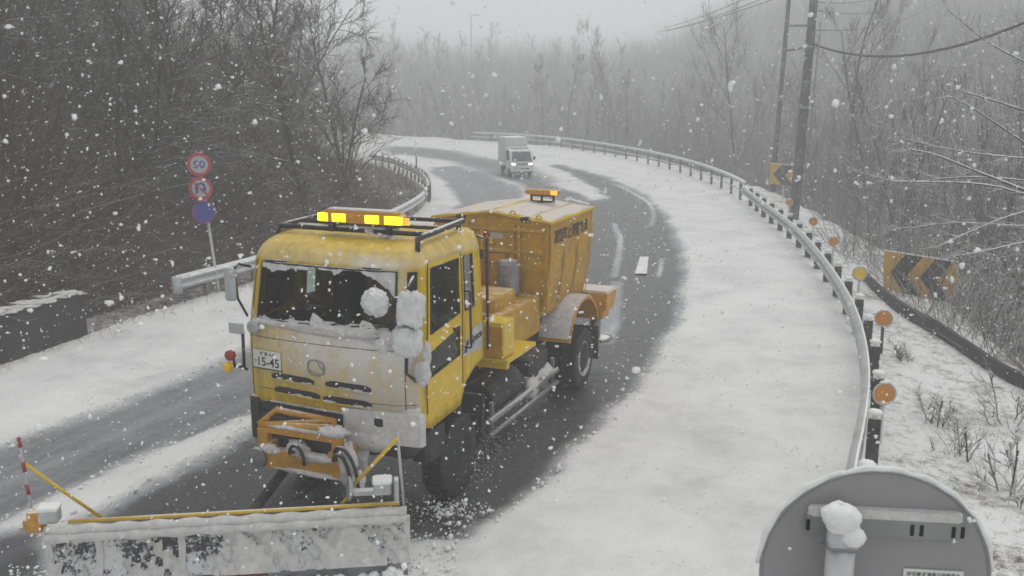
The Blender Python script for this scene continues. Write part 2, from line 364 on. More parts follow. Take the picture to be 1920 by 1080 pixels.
TRACKS = [  # outline, how bare (1 = wet asphalt), softness
    ([(150, 992), (470, 812), (760, 650), (930, 480), (1010, 395), (1000, 362), (985, 342), (1022, 342), (1108, 378), (1150, 373), (1092, 335), (1035, 311), (1048, 309), (1110, 328), (1180, 353), (1232, 392), (1270, 450), (1283, 520), (1265, 600), (1212, 690), (1135, 780), (1030, 890), (930, 965), (870, 1010), (500, 1060), (100, 1090)], 1.0, .75),
    ([(720, 275), (790, 277), (850, 284), (900, 296), (945, 303), (1000, 318), (1035, 342), (1000, 354), (960, 342), (900, 319), (850, 304), (780, 293), (725, 286)], .80, 2.2),
    ([(-60, 862), (0, 842), (200, 772), (400, 692), (600, 590), (760, 480), (850, 410), (868, 385), (850, 355), (805, 316), (850, 312), (910, 327), (965, 350), (985, 376), (960, 440), (760, 600), (470, 778), (200, 893), (0, 985), (-60, 1015)], .64, .6),
    ([(-80, 1030), (60, 1000), (75, 1090), (-80, 1120)], .92, .4)]
cover = np.zeros(len(GP))
road_m = (DL <= 0) & (DR <= 0)
wob = .07 * wav(GP, .9, 21) + .05 * wav(GP, 2.7, 22) + .03 * wav(GP, 7.0, 23)
for px, val, soft in TRACKS:
    sdv = poly_sd(GP, line(px)); far = sstep(GP[:, 1], 22, 60)
    c = val * sstep(sdv + wob * (1 + 1.5 * far), -soft * .5 - .25 * far, soft * .5)
    cover = np.maximum(cover, c)
ruts = sum(a * np.sin(DL * f + p + .8 * wav(GP, .25, 40 + i)) for i, (a, f, p) in enumerate([(.5, 3.1, .4), (.4, 7.3, 1.7), (.35, 13.9, 2.2), (.25, 29.0, .3)]))
cover = cover + (.06 + .06 * (cover > .75)) * ruts * sstep(cover, .05, .4) + .05 * np.maximum(ruts - .3, 0) * (cover < .05) * sstep(wav(GP, .35, 50), -.2, .6)
# snow left standing in the middle of the plowed lane, and slush ridge between the lanes
for px, val, w in [([(1152, 520), (1160, 480), (1165, 450), (1150, 420)], .62, .18), ([(1220, 425), (1228, 400), (1210, 375), (1150, 345)], .62, .17), ([(1135, 640), (1150, 580), (1155, 530)], .5, .32), ([(1235, 520), (1240, 490)], .6, .10)]:
    Lk = smooth_line(line(px), 2); d = np.abs(side_dist(GP, Lk)); cover -= val * (1 - sstep(d + .05 * wob, w * .4, w)) * (cover > .5)
cover = np.clip(cover, 0, 1)
GZ = GZ + np.where(road_m, .040 * (1 - sstep(cover, .02, .8)) * (1 + .35 * wav(GP, 3.0, 31)) + .010 * wav(GP, 14, 36) * (1 - sstep(cover, .1, .6)) + .012 * wav(GP, 9, 33), .03)
# ploughed-up ridges along the lane edges
GZ += np.where(road_m, .030 * np.exp(-((cover - .22) / .14) ** 2) * (1 + .5 * wav(GP, 5, 35)), 0)
NX, NY = len(XS), len(YS)
ii, jj = np.meshgrid(np.arange(NX - 1), np.arange(NY - 1), indexing='ij'); q0 = (ii * NY + jj).ravel()
QF = np.stack([q0, q0 + NY, q0 + NY + 1, q0 + 1], 1)
fl = DL[QF].mean(1) > 0; fr_ = (~fl) & (DR[QF].mean(1) > 0); frd = ~(fl | fr_)
def road_mat():
    m, t, b = new_mat("snow_slush_and_wet_asphalt")
    at_ = N(t, "ShaderNodeAttribute", attribute_name="cover")
    n1 = noise(t, 1.1, 8, .7); n2 = noise(t, 9, 6, .75); n3 = noise(t, 70, 3, .7)
    def ma(x, k, c):
        q = N(t, "ShaderNodeMath", operation='MULTIPLY_ADD'); t.links.new(x, q.inputs[0]); q.inputs[1].default_value = k
        if isinstance(c, float): q.inputs[2].default_value = c
        else: t.links.new(c, q.inputs[2])
        return q.outputs[0]
    v = ma(n1.outputs["Fac"], .40, at_.outputs["Fac"]); v = ma(n2.outputs["Fac"], .34, v); v = ma(n3.outputs["Fac"], .30, v)
    v = ma(v, 1.0, -.52)
    nb_ = noise(t, .55, 7, .72); nm = noise(t, 26, 5, .8)
    sn = ramp(t, ma(nm.outputs["Fac"], .35, ma(nb_.outputs["Fac"], .9, -.12)), [(.28, (.50, .50, .50)), (.5, (.70, .70, .69)), (.7, (.80, .80, .785))])
    spk = ramp(t, nm.outputs["Fac"], [(.57, (0, 0, 0)), (.66, (1, 1, 1))]); n5 = noise(t, .9, 4, .7); gate = ramp(t, n5.outputs["Fac"], [(.38, (.06, .06, .06)), (.60, (.85, .85, .85))])
    sp = N(t, "ShaderNodeMixRGB", blend_type='MULTIPLY'); sp.inputs[0].default_value = 1; t.links.new(spk.outputs[0], sp.inputs[1]); t.links.new(gate.outputs[0], sp.inputs[2])
    sm = N(t, "ShaderNodeMixRGB"); t.links.new(sp.outputs[0], sm.inputs[0]); t.links.new(sn.outputs[0], sm.inputs[1]); sm.inputs[2].default_value = (.27, .25, .215, 1)
    r = ramp(t, v, [(.05, (1, 1, 1)), (.24, (.84, .84, .84)), (.42, (.50, .505, .52)), (.62, (.31, .315, .335)), (.80, (.115, .115, .123)), (.95, (.052, .052, .057))])
    rr = ramp(t, v, [(.2, (.85,) * 3), (.6, (.55,) * 3), (1.0, (.26,) * 3)])
    fin = N(t, "ShaderNodeMixRGB", blend_type='MULTIPLY'); fin.inputs[0].default_value = 1; t.links.new(sm.outputs[0], fin.inputs[1]); t.links.new(r.outputs[0], fin.inputs[2])
    t.links.new(fin.outputs[0], b.inputs["Base Color"]); t.links.new(rr.outputs[0], b.inputs["Roughness"])
    bp = N(t, "ShaderNodeBump", i_Strength=.55, i_Distance=.03); hh = ma(n3.outputs["Fac"], .5, n2.outputs["Fac"]); t.links.new(hh, bp.inputs["Height"]); t.links.new(bp.outputs[0], b.inputs["Normal"])
    return m
def slope_mat(name, earth, lo, hi, steep):
    m, t, b = new_mat(name)
    n1 = noise(t, .55, 8, .72); n2 = noise(t, 5, 7, .78); n3 = noise(t, 45, 4, .7)
    g = N(t, "ShaderNodeNewGeometry"); s = N(t, "ShaderNodeSeparateXYZ"); t.links.new(g.outputs["Normal"], s.inputs[0])
    def ma(x, k, c):
        q = N(t, "ShaderNodeMath", operation='MULTIPLY_ADD'); t.links.new(x, q.inputs[0]); q.inputs[1].default_value = k
        if isinstance(c, float): q.inputs[2].default_value = c
        else: t.links.new(c, q.inputs[2])
        return q.outputs[0]
    v = ma(n1.outputs["Fac"], .5, 0.0); v = ma(n2.outputs["Fac"], .45, v); v = ma(n3.outputs["Fac"], .3, v); v = ma(s.outputs[2], steep, v)
    k = N(t, "ShaderNodeMapRange"); k.inputs[1].default_value = lo + steep; k.inputs[2].default_value = hi + steep; t.links.new(v, k.inputs[0])
    er = ramp(t, n2.outputs["Fac"], [(.3, tuple(c * .5 for c in earth)), (.7, tuple(c * 1.5 for c in earth))])
    mx = N(t, "ShaderNodeMixRGB"); t.links.new(k.outputs[0], mx.inputs[0]); t.links.new(er.outputs[0], mx.inputs[1]); mx.inputs[2].default_value = (*SNOW, 1)
    t.links.new(mx.outputs[0], b.inputs["Base Color"]); b.inputs["Roughness"].default_value = .9; b.inputs["Specular IOR Level"].default_value = .2
    bp = N(t, "ShaderNodeBump", i_Strength=.7, i_Distance=.05); t.links.new(ma(n3.outputs["Fac"], .4, n2.outputs["Fac"]), bp.inputs["Height"]); t.links.new(bp.outputs[0], b.inputs["Normal"])
    return m
V3 = np.column_stack([GP, GZ])
def sheet(name, mask, mat):
    f = QF[mask]; used = np.unique(f); inv = np.zeros(len(V3), np.int64); inv[used] = np.arange(len(used))
    o = mesh_np(name, V3[used], inv[f], mat, None, True); a = o.data.attributes.new("cover", 'FLOAT', 'POINT'); a.data.foreach_set("value", cover[used].astype(np.float32))
    return tag(o, kind='structure')
sheet("road", frd, road_mat())
sheet("hillside", fl, slope_mat("leaf_litter_and_snow", (.036, .028, .022), .55, .80, 1.4))
sheet("valley_slope", fr_, slope_mat("snow_over_dead_grass", (.10, .082, .06), .50, .63, .6))
def ground_z(x, y):
    return float(height(np.array([[x, y]]))[0][0])

# painted lane dash showing through the cleared lane
dash = line([(1190, 515), (1213, 515), (1216, 483), (1200, 483)])
mb = MB(); mb.add([(*p, .004 + .03) for p in dash], [(0, 1, 2, 3)]); tag(mb.build("lane_marking", plain("road_paint_white", (.72, .72, .70), .5, dirt=((.35, .35, .35), .5))), kind='structure')

# ------------------------------------------------------------------ barriers along the road
def resample(L, step, t0=0.0, t1=None):
    d = np.concatenate([[0], np.cumsum(np.linalg.norm(np.diff(L, axis=0), axis=1))]); t1 = d[-1] if t1 is None else t1
    s = np.arange(t0, t1 + 1e-6, step); return np.column_stack([np.interp(s, d, L[:, 0]), np.interp(s, d, L[:, 1])])
def part_of(L, lo, hi):
    """stretch of a line between its closest points to two places"""
    F = resample(L, .25); i = np.argmin(np.linalg.norm(F - np.array(lo), axis=1)); j = np.argmin(np.linalg.norm(F - np.array(hi), axis=1))
    return F[i:j + 1]
def normals(Pl):
    d = np.gradient(Pl, axis=0); d /= np.linalg.norm(d, axis=1, keepdims=True); return np.column_stack([d[:, 1], -d[:, 0]])      # right of travel
def sweep(mb, Pl, prof, off=0.0, z=0.0, sign=1, smooth=False):
    nn = normals(Pl); k = len(prof); vs = []
    for p, n in zip(Pl, nn):
        for o, h in prof: q = p + n * (off + sign * o); vs.append((q[0], q[1], z + h))
    fs = [(i * k + a, i * k + (a + 1) % k, (i + 1) * k + (a + 1) % k, (i + 1) * k + a) for i in range(len(Pl) - 1) for a in range(k)]
    fs += [tuple(range(k)), tuple((len(Pl) - 1) * k + a for a in range(k - 1, -1, -1))]
    return mb.add(vs, fs, smooth)
WB = [(0, .34), (.06, .365), (.11, .41), (.11, .445), (.05, .485), (.0, .515), (.0, .535), (.05, .565), (.11, .605), (.11, .64), (.06, .685), (0, .71)]
WB = WB + [(o - .014, h) for o, h in WB[::-1]]
def barrier(name, label, Pl, group, sign, post, beam_mat, post_mat, post_step=2.0, post_off=.16, kind='w', cap=True):
    t = empty(name, (Pl[0][0], Pl[0][1], 0)); tag(t, label, 'guardrail', group); o = np.array(Pl[0]); Q = Pl - o
    mb = MB()
    if kind == 'w': sweep(mb, Q, [(a, b + post[2] - .70) for a, b in WB], 0, .02, sign)
    if kind == 'pipes':
        for zz, rr in ((.92, .075), (.50, .045)):
            pr = [(rr * math.cos(a), zz + rr * math.sin(a)) for a in np.linspace(0, 2 * math.pi, 8, endpoint=False)]; sweep(mb, Q, pr, 0, 0, 1, True)
    mb.build('rail_beam', beam_mat, t)
    sn = MB()
    if kind == 'pipes': sweep(sn, Q, [(-.07, .985), (.07, .985), (.05, 1.03), (-.05, 1.03)], 0, 0, 1)
    else:
        k_ = .55 if beam_mat is M['rail_grey'] else 1.0; sweep(sn, Q, [(-.03 * k_, post[2] + .022), (.035 * k_, post[2] + .022), (.02 * k_, post[2] + .04), (-.02 * k_, post[2] + .04)], 0, 0, sign)
    if sn.v: sn.build('snow_line', M['snow'], t)
    S = resample(Q, post_step, 1.25); nn = normals(S)
    proto = None
    for p, n in zip(S, nn):
        c = p - sign * n * post_off
        if proto is None:
            b = MB(); b.box((0, 0, (post[2] + .1) / 2 - .15), (post[0], post[1], post[2] + .4), ch=.015); proto = b.build('post', post_mat, t); q = proto
            if cap:
                s = MB(); s.blob((0, 0, post[2] + .17), (post[0] * .6, post[1] * .6, .05), 3, 10, 6, .1); s.build('snow_cap', M['snow'], proto)
        else: q = copy_tree(proto, t)
        q.location = (c[0], c[1], 0); q.rotation_euler = (0, 0, math.atan2(-n[0], n[1]))
    return t
near_r = part_of(RAIL_R, (3.6, 9.4), (10.95, 45.5))
barrier('guardrail', 'white beam guardrail curving along the outer snowy shoulder beside the amber discs', near_r, 'guardrails of the bend', -1, (.17, .17, .72), M['rail_grey'], M['post_brown'], 2.0, .13)
far_r = part_of(RAIL_R, (11.0, 45.0), (-4, 102.5))
barrier('bridge_railing', 'two pipe snowy railing round the far outer bend behind the white van', far_r, 'guardrails of the bend', -1, (.12, .12, .86), M['white_steel'], M['post_brown'], 2.6, .0, 'pipes', False)
near_l = part_of(RAIL_L, (-8.2, 22.9), (-4.0, 43.5))
gl = barrier('guardrail', 'grey beam guardrail with rounded end below the three round signs', near_l, 'guardrails of the bend', 1, (.13, .13, .70), M['galv'], M['steel'], 2.0, .13, 'w', False)
d0 = near_l[0] - near_l[1]; d0 /= np.linalg.norm(d0); n0 = np.array([d0[1], -d0[0]])
mb = MB(); arc = np.array([d0 * .22 * math.sin(a) - n0 * .11 * (1 - math.cos(a)) * 1.0 for a in np.linspace(0, math.pi, 9)])
sweep(mb, arc[::-1], [(0, .33), (.02, .33), (.02, .74), (0, .74)], 0, 0, 1, True); mb.build('end_terminal', M['galv'], gl)
far_l = part_of(RAIL_L, (-4.0, 43.6), (-9.6, 69))
barrier('guardrail', 'low fence of dark posts and white beam curving away on the inside of the bend', far_l, 'guardrails of the bend', 1, (.12, .12, .75), M['white_steel'], M['post_brown'], 1.5, -.12, 'w', True)

# left retaining block and the low wall in the valley
wp = line([(-140, 728), (0, 688), (165, 632)]); t = empty('concrete_wall', (*wp[1], 0)); tag(t, 'dark wet concrete wall end beside the snowy left verge', 'wall')
Q = wp - wp[1]; mb = MB(); sweep(mb, Q, [(0, -.3), (0, .96), (-.45, 1.03), (-.9, -.3)], 0, 0, 1); mb.build('wall_face', M['wall_dark'], t); mb = MB()
for k in range(60): f = random.random() ** .8; q = Q[1] + (Q[2] - Q[1]) * f * .97; nn_ = normals(Q)[1]; d_ = random.uniform(.05, .4); mb.blob((q[0] - nn_[0] * d_, q[1] - nn_[1] * d_, .965 + d_ * .155), (random.uniform(.05, .22), random.uniform(.05, .18), .022), k, 10, 5, .35)
tag(mb.build('snow_patch', M['dirty_snow'], t), kind='stuff')
vw = smooth_line(line([(1608, 535), (1631, 560), (1684, 607), (1745, 636), (1806, 678), (1860, 714), (1925, 742), (1990, 765)], -.32), 2)
mb = MB(); k = len(vw); nn = normals(vw); vs = []
for i, (p, n) in enumerate(zip(vw, nn)):
    h = (.50 - .28 * (i / k) ** 2); a, b = p, p - n * .10
    vs += [(a[0], a[1], -.9), (a[0] - n[0] * .03, a[1] - n[1] * .03, h - .32), (b[0], b[1], h - .30), (b[0], b[1], -2.6)]
mb.add(vs, [(i * 4 + q, i * 4 + (q + 1) % 4, i * 4 + 4 + (q + 1) % 4, i * 4 + 4 + q) for i in range(k - 1) for q in range(4)] + [(0, 1, 2, 3), (4 * k - 4, 4 * k - 1, 4 * k - 2, 4 * k - 3)])
tag(mb.build('retaining_wall', M['wall_dark'], None), 'long low dark concrete wall below the snowy slope behind the big chevron board', 'wall')

# ------------------------------------------------------------------ signs and reflectors
def disc_part(name, mat, parent, c, nrm, r, th=.012, n=40):
    mb = MB(); mb.lathe(c, nrm, [(-th, r * .985), (-th * .6, r), (0, r), (.001, r * .985)], n); return mb.build(name, mat, parent)
def delineator(foot, h, r, face, label, lens='amber', yaw=0., post='white_steel', hood=False):
    t = empty('delineator', foot, yaw); tag(t, label, 'reflector', 'round delineators along the outer guardrail')
    mb = MB(); mb.tube([(0, .03, -.2), (0, .03, h + r * .3)], .032, 10); mb.build('post', M[post], t)
    mb = MB(); mb.lathe((0, 0, h), (0, -1, 0), [(-.04, r * .75), (-.025, r * 1.02), (.012, r * 1.1), (.018, r * 1.06), (.018, r * .93), (.004, r * .9)], 30); rm = mb.build('rim', M['galv'], t)
    mb = MB(); mb.lathe((0, 0, h), (0, -1, 0), [(.002, r * .92), (.006, r * .92), (.012, r * .6), (.014, r * .05)], 30); mb.build('lens', M[lens], t)
    mb = MB(); mb.blob((0, .0, h + r * 1.08), (r * .55, .03, .025), 5, 10, 5, .1); mb.build('snow_cap', M['snow'], t)
    return t
for (px, py), h, r, lab, lens, yaw in [
        ((1658, 738), .80, .165, 'amber delineator on white post nearest the camera, tilted disc on the outer shoulder', 'amber', .0),
        ((1657, 597), .72, .165, 'orange delineator on dark post, second along the outer guardrail', 'amber', -.3),
        ((1612, 513), .74, .165, 'bright yellow delineator left of the big chevron board', 'yellow_refl', -.3)]:
    p = spot(px, py, h); foot = (p.x, p.y, -.1); h += .1
    delineator(foot, h, r, None, lab, lens, yaw, 'post_brown' if 'dark post' in lab else 'white_steel')
for (px, py, Y, lab) in [(1563, 453, 28.6, 'small orange delineator above the guardrail just left of the yellow one'), (1525, 415, 34.3, 'small faded orange delineator halfway between yellow disc and utility pole'), (1480, 380, 39.5, 'small pale delineator at the foot of the thick utility pole')]:
    p = at(px, py, Y); delineator((p.x, p.y, p.z - .8), .8, .15, None, lab, 'amber', -.3)

def chevron_board(tl, tr, bl, thick, posts, n_chev, label):
    tl, tr, bl = Vector(tl), Vector(tr), Vector(bl); X = (tr - tl); Wd = X.length; X = X / Wd; H = (tl - bl).length; U = (tl - bl).normalized(); Nn = X.cross(U).normalized()
    t = empty('chevron_board', tuple((bl + X * Wd / 2) + Vector((0, 0, -.9)))); tag(t, label, 'road sign'); o = Vector(t.location)
    P = lambda a, b, k=0.: (bl + X * (a * Wd) + U * (b * H) + Nn * k) - o
    mb = MB(); vs = [P(a, b, k) for k in (-thick, 0) for a, b in ((0, 0), (1, 0), (1, 1), (0, 1))]; mb.add(vs, [(0, 3, 2, 1), (4, 5, 6, 7), (0, 1, 5, 4), (1, 2, 6, 5), (2, 3, 7, 6), (3, 0, 4, 7)]); mb.build('panel', M['chev'], t)
    w = .235 if n_chev == 2 else .42; dx = .20 if n_chev == 2 else .3
    for c in ([.10, .50] if n_chev == 2 else [.12]):
        mb = MB(); mb.add([P(c, .5, .004), P(c + dx, .99, .004), P(c + dx + w, .99, .004), P(c + w, .5, .004), P(c + w + dx, .01, .004), P(c + dx, .01, .004)], [(0, 3, 2, 1), (0, 5, 4, 3)]); mb.build('chevron', M['chevblack'], t)
    for a in posts:
        mb = MB(); mb.tube([P(a, -1.0, -thick - .05) - Vector((0, 0, .9)), P(a, .97, -thick - .05)], .045, 10); mb.build('post', M['white_steel'], t)
    mb = MB(); vs = [P(a, b, k) for b, k in ((1, -thick), (1, .01), (1.035, .005), (1.03, -thick)) for a in (0, 1)]; mb.add(vs, [(0, 1, 3, 2), (2, 3, 5, 4), (4, 5, 7, 6), (6, 7, 1, 0), (0, 2, 4, 6), (1, 7, 5, 3)]); mb.build('snow_cap', M['snow'], t)
    return t
chevron_board(at(1657, 470, 25.4), at(1797, 492, 24.2), at(1656, 545, 25.4), .03, (.25, .8), 2, 'big amber board with two black chevrons pointing left')
chevron_board(at(1444, 306, 50), at(1497, 312, 49.6), at(1443, 344, 50), .03, (.5,), 1, 'small brownish chevron board far off between the two utility poles')

# left sign post with three discs
sp = Vector((-7.75, 24.3, .25)); t = empty('sign_post', tuple(sp)); tag(t, 'white post with three round signs, a 50 limit, a no U-turn and a blue disc', 'road sign')
def rel(px, py): return at(px, py, 24.15) - sp
top, bot = rel(371, 292), Vector((0, 0, -.4)); bot = at(406, 520, 24.3) - sp
mb = MB(); mb.tube([bot + (bot - top).normalized() * 1.0, bot, top], .038, 10); mb.build('pole', M['white_steel'], t)
nrm = Vector((.18, -1, 0)).normalized(); Xs = Vector((1, .18, 0)).normalized(); Us = Vector((0, 0, 1))
for kind, px, py in (('limit', 374, 308), ('uturn', 377, 353), ('blue', 383, 397)):
    c = rel(px, py) + nrm * .07; r = .30
    plate = disc_part('sign_face', M['signred'] if kind != 'blue' else M['signblue'], t, c, nrm, r)
    if kind != 'blue':
        disc_part('white_field', M['signwhite'], plate, c + nrm * .004, nrm, r * .72, .003)
        if kind == 'limit': lettering('speed_digits', '50', M['signblue'], plate, c + nrm * .008, Xs, Us, r * .95, r * .68, .02)
        else:
            mb = MB(); pts = [c + nrm * .007 + Xs * (r * .34 * math.cos(a) * (1 if a < 0 or a > math.pi else 1)) + Us * (r * .12 + r * .34 * math.sin(a)) for a in np.linspace(0, math.pi, 13)]
            pts = [pts[0] - Us * r * .12] + pts + [pts[-1] - Us * r * .55]; mb.tube(pts, .026, 6); mb.build('u_turn_arrow', M['signblue'], plate)
            mb = MB(); e = pts[0]; mb.add([e - Us * r * .28, e + Xs * r * .24, e - Xs * r * .24, e - Us * r * .28 + nrm * .01, e + Xs * r * .24 + nrm * .01, e - Xs * r * .24 + nrm * .01], [(0, 1, 2), (3, 5, 4), (0, 3, 4, 1), (1, 4, 5, 2), (2, 5, 3, 0)]); mb.build('arrow_head', M['signblue'], plate)
            mb = MB(); mb.tube([c + nrm * .012 - (Xs - Us).normalized() * -r * .0 + (Us - Xs).normalized() * r * .70, c + nrm * .012 - (Us - Xs).normalized() * r * .70], .022, 6); mb.build('slash', M['signred'], plate)
    else:
        mb = MB(); mb.tube([c + nrm * .004 + (Xs * math.cos(a) + Us * math.sin(a)) * r * .95 for a in np.linspace(0, 2 * math.pi, 33)], .013, 6, False); mb.build('rim', M['signred'], plate)

# back of the round sign by the camera
fc = ray(1637, 1078) * 2.475 + Vector((0, 0, CAM_H)); gz = 0.
t = empty('traffic_sign', (fc.x, fc.y, 0)); tag(t, 'grey back of a round sign with snow topped pole close to the camera', 'road sign')
c = Vector((0, 0, fc.z)); nb = Vector((-.12, -1, .0)).normalized(); Xb = Vector((1, -.12, 0)).normalized()
d = disc_part('sign_back', M['alu'], t, c, nb, .288, .003, 72)
mb = MB(); mb.tube([c + (Xb * math.cos(a) + Us * math.sin(a)) * .2875 + nb * .001 for a in np.linspace(0, 2 * math.pi, 73)], .0045, 6, False); mb.build('rim', M['alu_light'], d)
mb = MB(); mb.tube([c + (Xb * math.cos(a) + Us * math.sin(a)) * (.294 + .003 * math.sin(a * 23)) - nb * .004 for a in np.linspace(.10, math.pi - .05, 40)], [.006 + .004 * math.sin(k * .4) ** 2 for k in range(40)], 6, True); mb.build('rim_snow', M['snow'], t)
rot = Matrix((tuple(Xb), tuple(-nb), (0, 0, 1))).transposed()
zb = .145
ch = MB(); ch.box(c + nb * .012 + Us * zb + Xb * .012, (.385, .022, .050), rot=rot, ch=.004); ch = ch.build('bracket_channel', M['alu_light'], t)
mb = MB(); mb.box(c + nb * .013 + Us * (zb + .034) + Xb * .012, (.38, .024, .024), rot=rot, ch=.008); mb.build('bracket_snow', M['dirty_snow'], ch)
for xx in (-.178, .080, .103, .181, .203):
    mb = MB(); mb.box(c + nb * .0235 + Us * (zb - .003) + Xb * xx, (.010, .004, .030), rot=rot, ch=.002); mb.build('slot', M['ink'], ch)
pc = c + nb * .075 + Xb * -.105
mb = MB(); mb.tube([Vector((pc.x, pc.y, -.5)), pc + Us * .165], .036, 24); pl = mb.build('pole', M['galv'], t)
mb = MB(); mb.blob(pc + Us * .192 + Xb * -.005, (.050, .046, .036), 4, 20, 12, .09); mb.blob(pc + Us * .150 + Xb * .022 + nb * .02, (.032, .03, .026), 9, 16, 10, .1); mb.blob(pc + Us * .172, (.042, .04, .03), 8, 16, 10, .06); mb.build('snow_cap', M['snow'], pl)
mb = MB(); mb.tube([pc + Us * .12 + Xb * a + nb * b for a, b in ((-.045, .0), (-.03, .035), (.03, .035), (.045, 0), (.045, -.05))], .006, 6); mb.build('clamp_band', M['steel'], pl)
sc_ = c + nb * .005 + Xb * .148 + Us * -.021
st = MB(); st.box(sc_, (.150, .003, .095), rot=rot, ch=.002); st = st.build('sticker', M['plate'], t)
lettering('lettering', '許可標 群馬県公安委員会', M['ink'], st, sc_ + nb * .003 + Us * .034, Xb, Us, .132, .0125, .01)
lettering('lettering', '平成    年    月    日', M['ink'], st, sc_ + nb * .003 + Us * .012, Xb, Us, .125, .011, .01)

# snow pole, street lamp, utility poles and wires
p = spot(781, 322); t = empty('snow_pole', (p.x, p.y, 0)); tag(t, 'thin dark snow pole standing by the inside of the bend', 'marker pole')
mb = MB(); mb.tube([(0, 0, -.2), (0, 0, 1.25)], .05, 8); mb.build('pole', M['post_brown'], t)
p = at(885, 250, 165); t = empty('street_lamp', (p.x, p.y, p.z - 3)); tag(t, 'thin misty street lamp with short arm above the far bend', 'street lamp')
mb = MB(); mb.tube([(0, 0, 0), (0, 0, 22.4)], [.12, .08], 8); mb.tube([(0, 0, 22.35), (-.1, 0, 22.6), (.9, 0, 22.65)], .06, 8); mb.build('pole', M['steel'], t)
mb = MB(); mb.box((1.1, 0, 22.6), (.7, .3, .15), ch=.05); mb.build('lamp_head', M['steel'], t)
def utility_pole(pxb, pyb, pxt, pyt, Y, r0, r1, label, bands):
    b, tp = at(pxb, pyb, Y), at(pxt, pyt, Y); ax = (tp - b); t = empty('utility_pole', tuple(b)); tag(t, label, 'utility pole', 'utility poles behind the outer guardrail')
    mb = MB(); mb.tube([-ax * .35, ax * 1.05, ax * 1.12], [r0 * 1.1, r1, r1], 14); q = mb.build('pole_shaft', M['pole_conc'], t)
    for f in bands:
        mb = MB(); mb.tube([ax * f, ax * (f + .012)], r0 * 1.12, 12); mb.build('band', M['steel'], q)
    return t, b, ax
u1, b1, a1 = utility_pole(1489, 400, 1526, 0, 40.5, .21, .165, 'thick dark utility pole with crossarm at the bend', (.5, .62, .78))
mb = MB(); c = a1 * .885; mb.box(c + Vector((-.42, .12, 0)), (1.0, .09, .09), ch=.01); mb.build('crossarm', M['steel'], u1)
mb = MB(); mb.tube([a1 * .03 + Vector((.32, -.2, 0)), a1 * .9 + Vector((.30, -.2, 0))], .035, 8); mb.build('cable_conduit', M['steel'], u1)
u2, b2, a2 = utility_pole(1452, 310, 1479, 0, 52, .14, .11, 'thinner grey utility pole just left of the thick one', (.4, .7))
def wire(label, pts, r=.02):
    o = Vector(pts[0]); mb = MB(); mb.tube([Vector(p) - o for p in pts], r, 5); q = mb.build('power_line', M['wire'], None); q.location = o; tag(q, label, 'cable', 'cables on the utility poles'); return q
def sag(a, b, s, n=14): return [a.lerp(b, k / n) - Vector((0, 0, s * 4 * (k / n) * (1 - k / n))) for k in range(n + 1)]
wire('thick black cable sagging from the thick pole to the upper right edge', sag(at(1470, 95, 44), at(1526, 83, 40.5), .05) + sag(at(1526, 83, 40.5), at(2010, 2, 26), .9)[1:], .045)
wire('thin cable crossing the sky at top right below the upper one', sag(at(1533, 20, 40.5), at(1665, 20, 60), .15), .016)
wire('uppermost thin cable at top right', sag(at(1533, 4, 40.5), at(1660, -6, 60), .15), .016)
wire('faint thin cable meeting the thick pole just above its crossarm', sag(at(1528, 56, 40.5), at(1760, 5, 58), .5), .014)
for k, (xa, ya, xb, yb) in enumerate([(1245, 52, 1480, -40), (1252, 56, 1500, -32), (1230, 60, 1480, -12)]):
    wire(['topmost of three misty cables left of the poles', 'middle of three misty cables left of the poles', 'lowest of three misty cables left of the poles'][k], sag(at(xa, ya, 120), at(xb, yb, 52), .3), .03)

# ------------------------------------------------------------------ the snow plough truck (x across, y backwards, z up)
TH = .395; TX0, TY0 = -2.271, 10.951
truck = empty('snow_plow_truck', (TX0, TY0, 0), -TH)
tag(truck, 'big yellow snow plough truck with orange spreader hopper and lit amber light bar', 'snow plough')
def T_at(x, y, **k):
    """traced point in the truck's own axes with one of W (across), L (back), Z given"""
    d = ray(x, y); w = Vector((math.cos(TH), -math.sin(TH), 0)); b = Vector((math.sin(TH), math.cos(TH), 0)); o = Vector((-TX0, -TY0, CAM_H))
    if 'L' in k: t = (k['L'] - o.dot(b)) / d.dot(b)
    elif 'W' in k: t = (k['W'] - o.dot(w)) / d.dot(w)
    else: t = (k['Z'] - o.z) / d.z
    return Vector((o.dot(w) + t * d.dot(w), o.dot(b) + t * d.dot(b), o.z + t * d.z))
HALF = [(0, -.045), (.35, -.038), (.70, -.018), (.97, .02), (1.035, .045), (1.085, .07), (1.185, .16), (1.21, .25), (1.22, .35), (1.22, .42), (1.22, 1.24), (1.22, 1.32), (1.22, 1.40), (1.22, 1.68), (1.22, 1.95)]
COLS = [(-w, l) for w, l in HALF[:0:-1]] + HALF                        # right side (viewer's left) round the front to the left side
NC = len(COLS); MID = len(HALF) - 1
LEV = [(1.24, .05, 1.0), (1.42, .0, 1.0), (1.62, -.01, 1.0), (1.84, -.01, 1.0), (2.22, .0, 1.0), (2.36, .02, 1.0), (2.46, .045, .999), (3.15, .165, .968), (3.21, .19, .962), (3.27, .225, .95), (3.33, .28, .93), (3.385, .37, .90), (3.42, .48, .87), (3.445, .62, .83)]
def zbot(l): return float(np.interp(l, [0, .35, .42, 1.24, 1.32, 1.40, 1.68, 1.95], [1.30, 1.22, 1.20, 1.24, 1.38, 1.50, 1.63, 1.69]))
def cabv(ci, k):
    w, l = COLS[ci]; z, sb, hw = LEV[k]; zb = zbot(l)
    if z < 1.84: z = zb + (z - 1.24) / (1.84 - 1.24) * (1.84 - zb)
    c = abs(ci - MID)
    if k in (4, 5, 6) and c in (8, 9): z -= .09 if c == 9 else .05
    if k == 4 and c in (10, 11): z += .06
    if k == 3 and c in (10,): z += .08
    return Vector((w * hw, l + sb * (1 - l / 1.95), z))
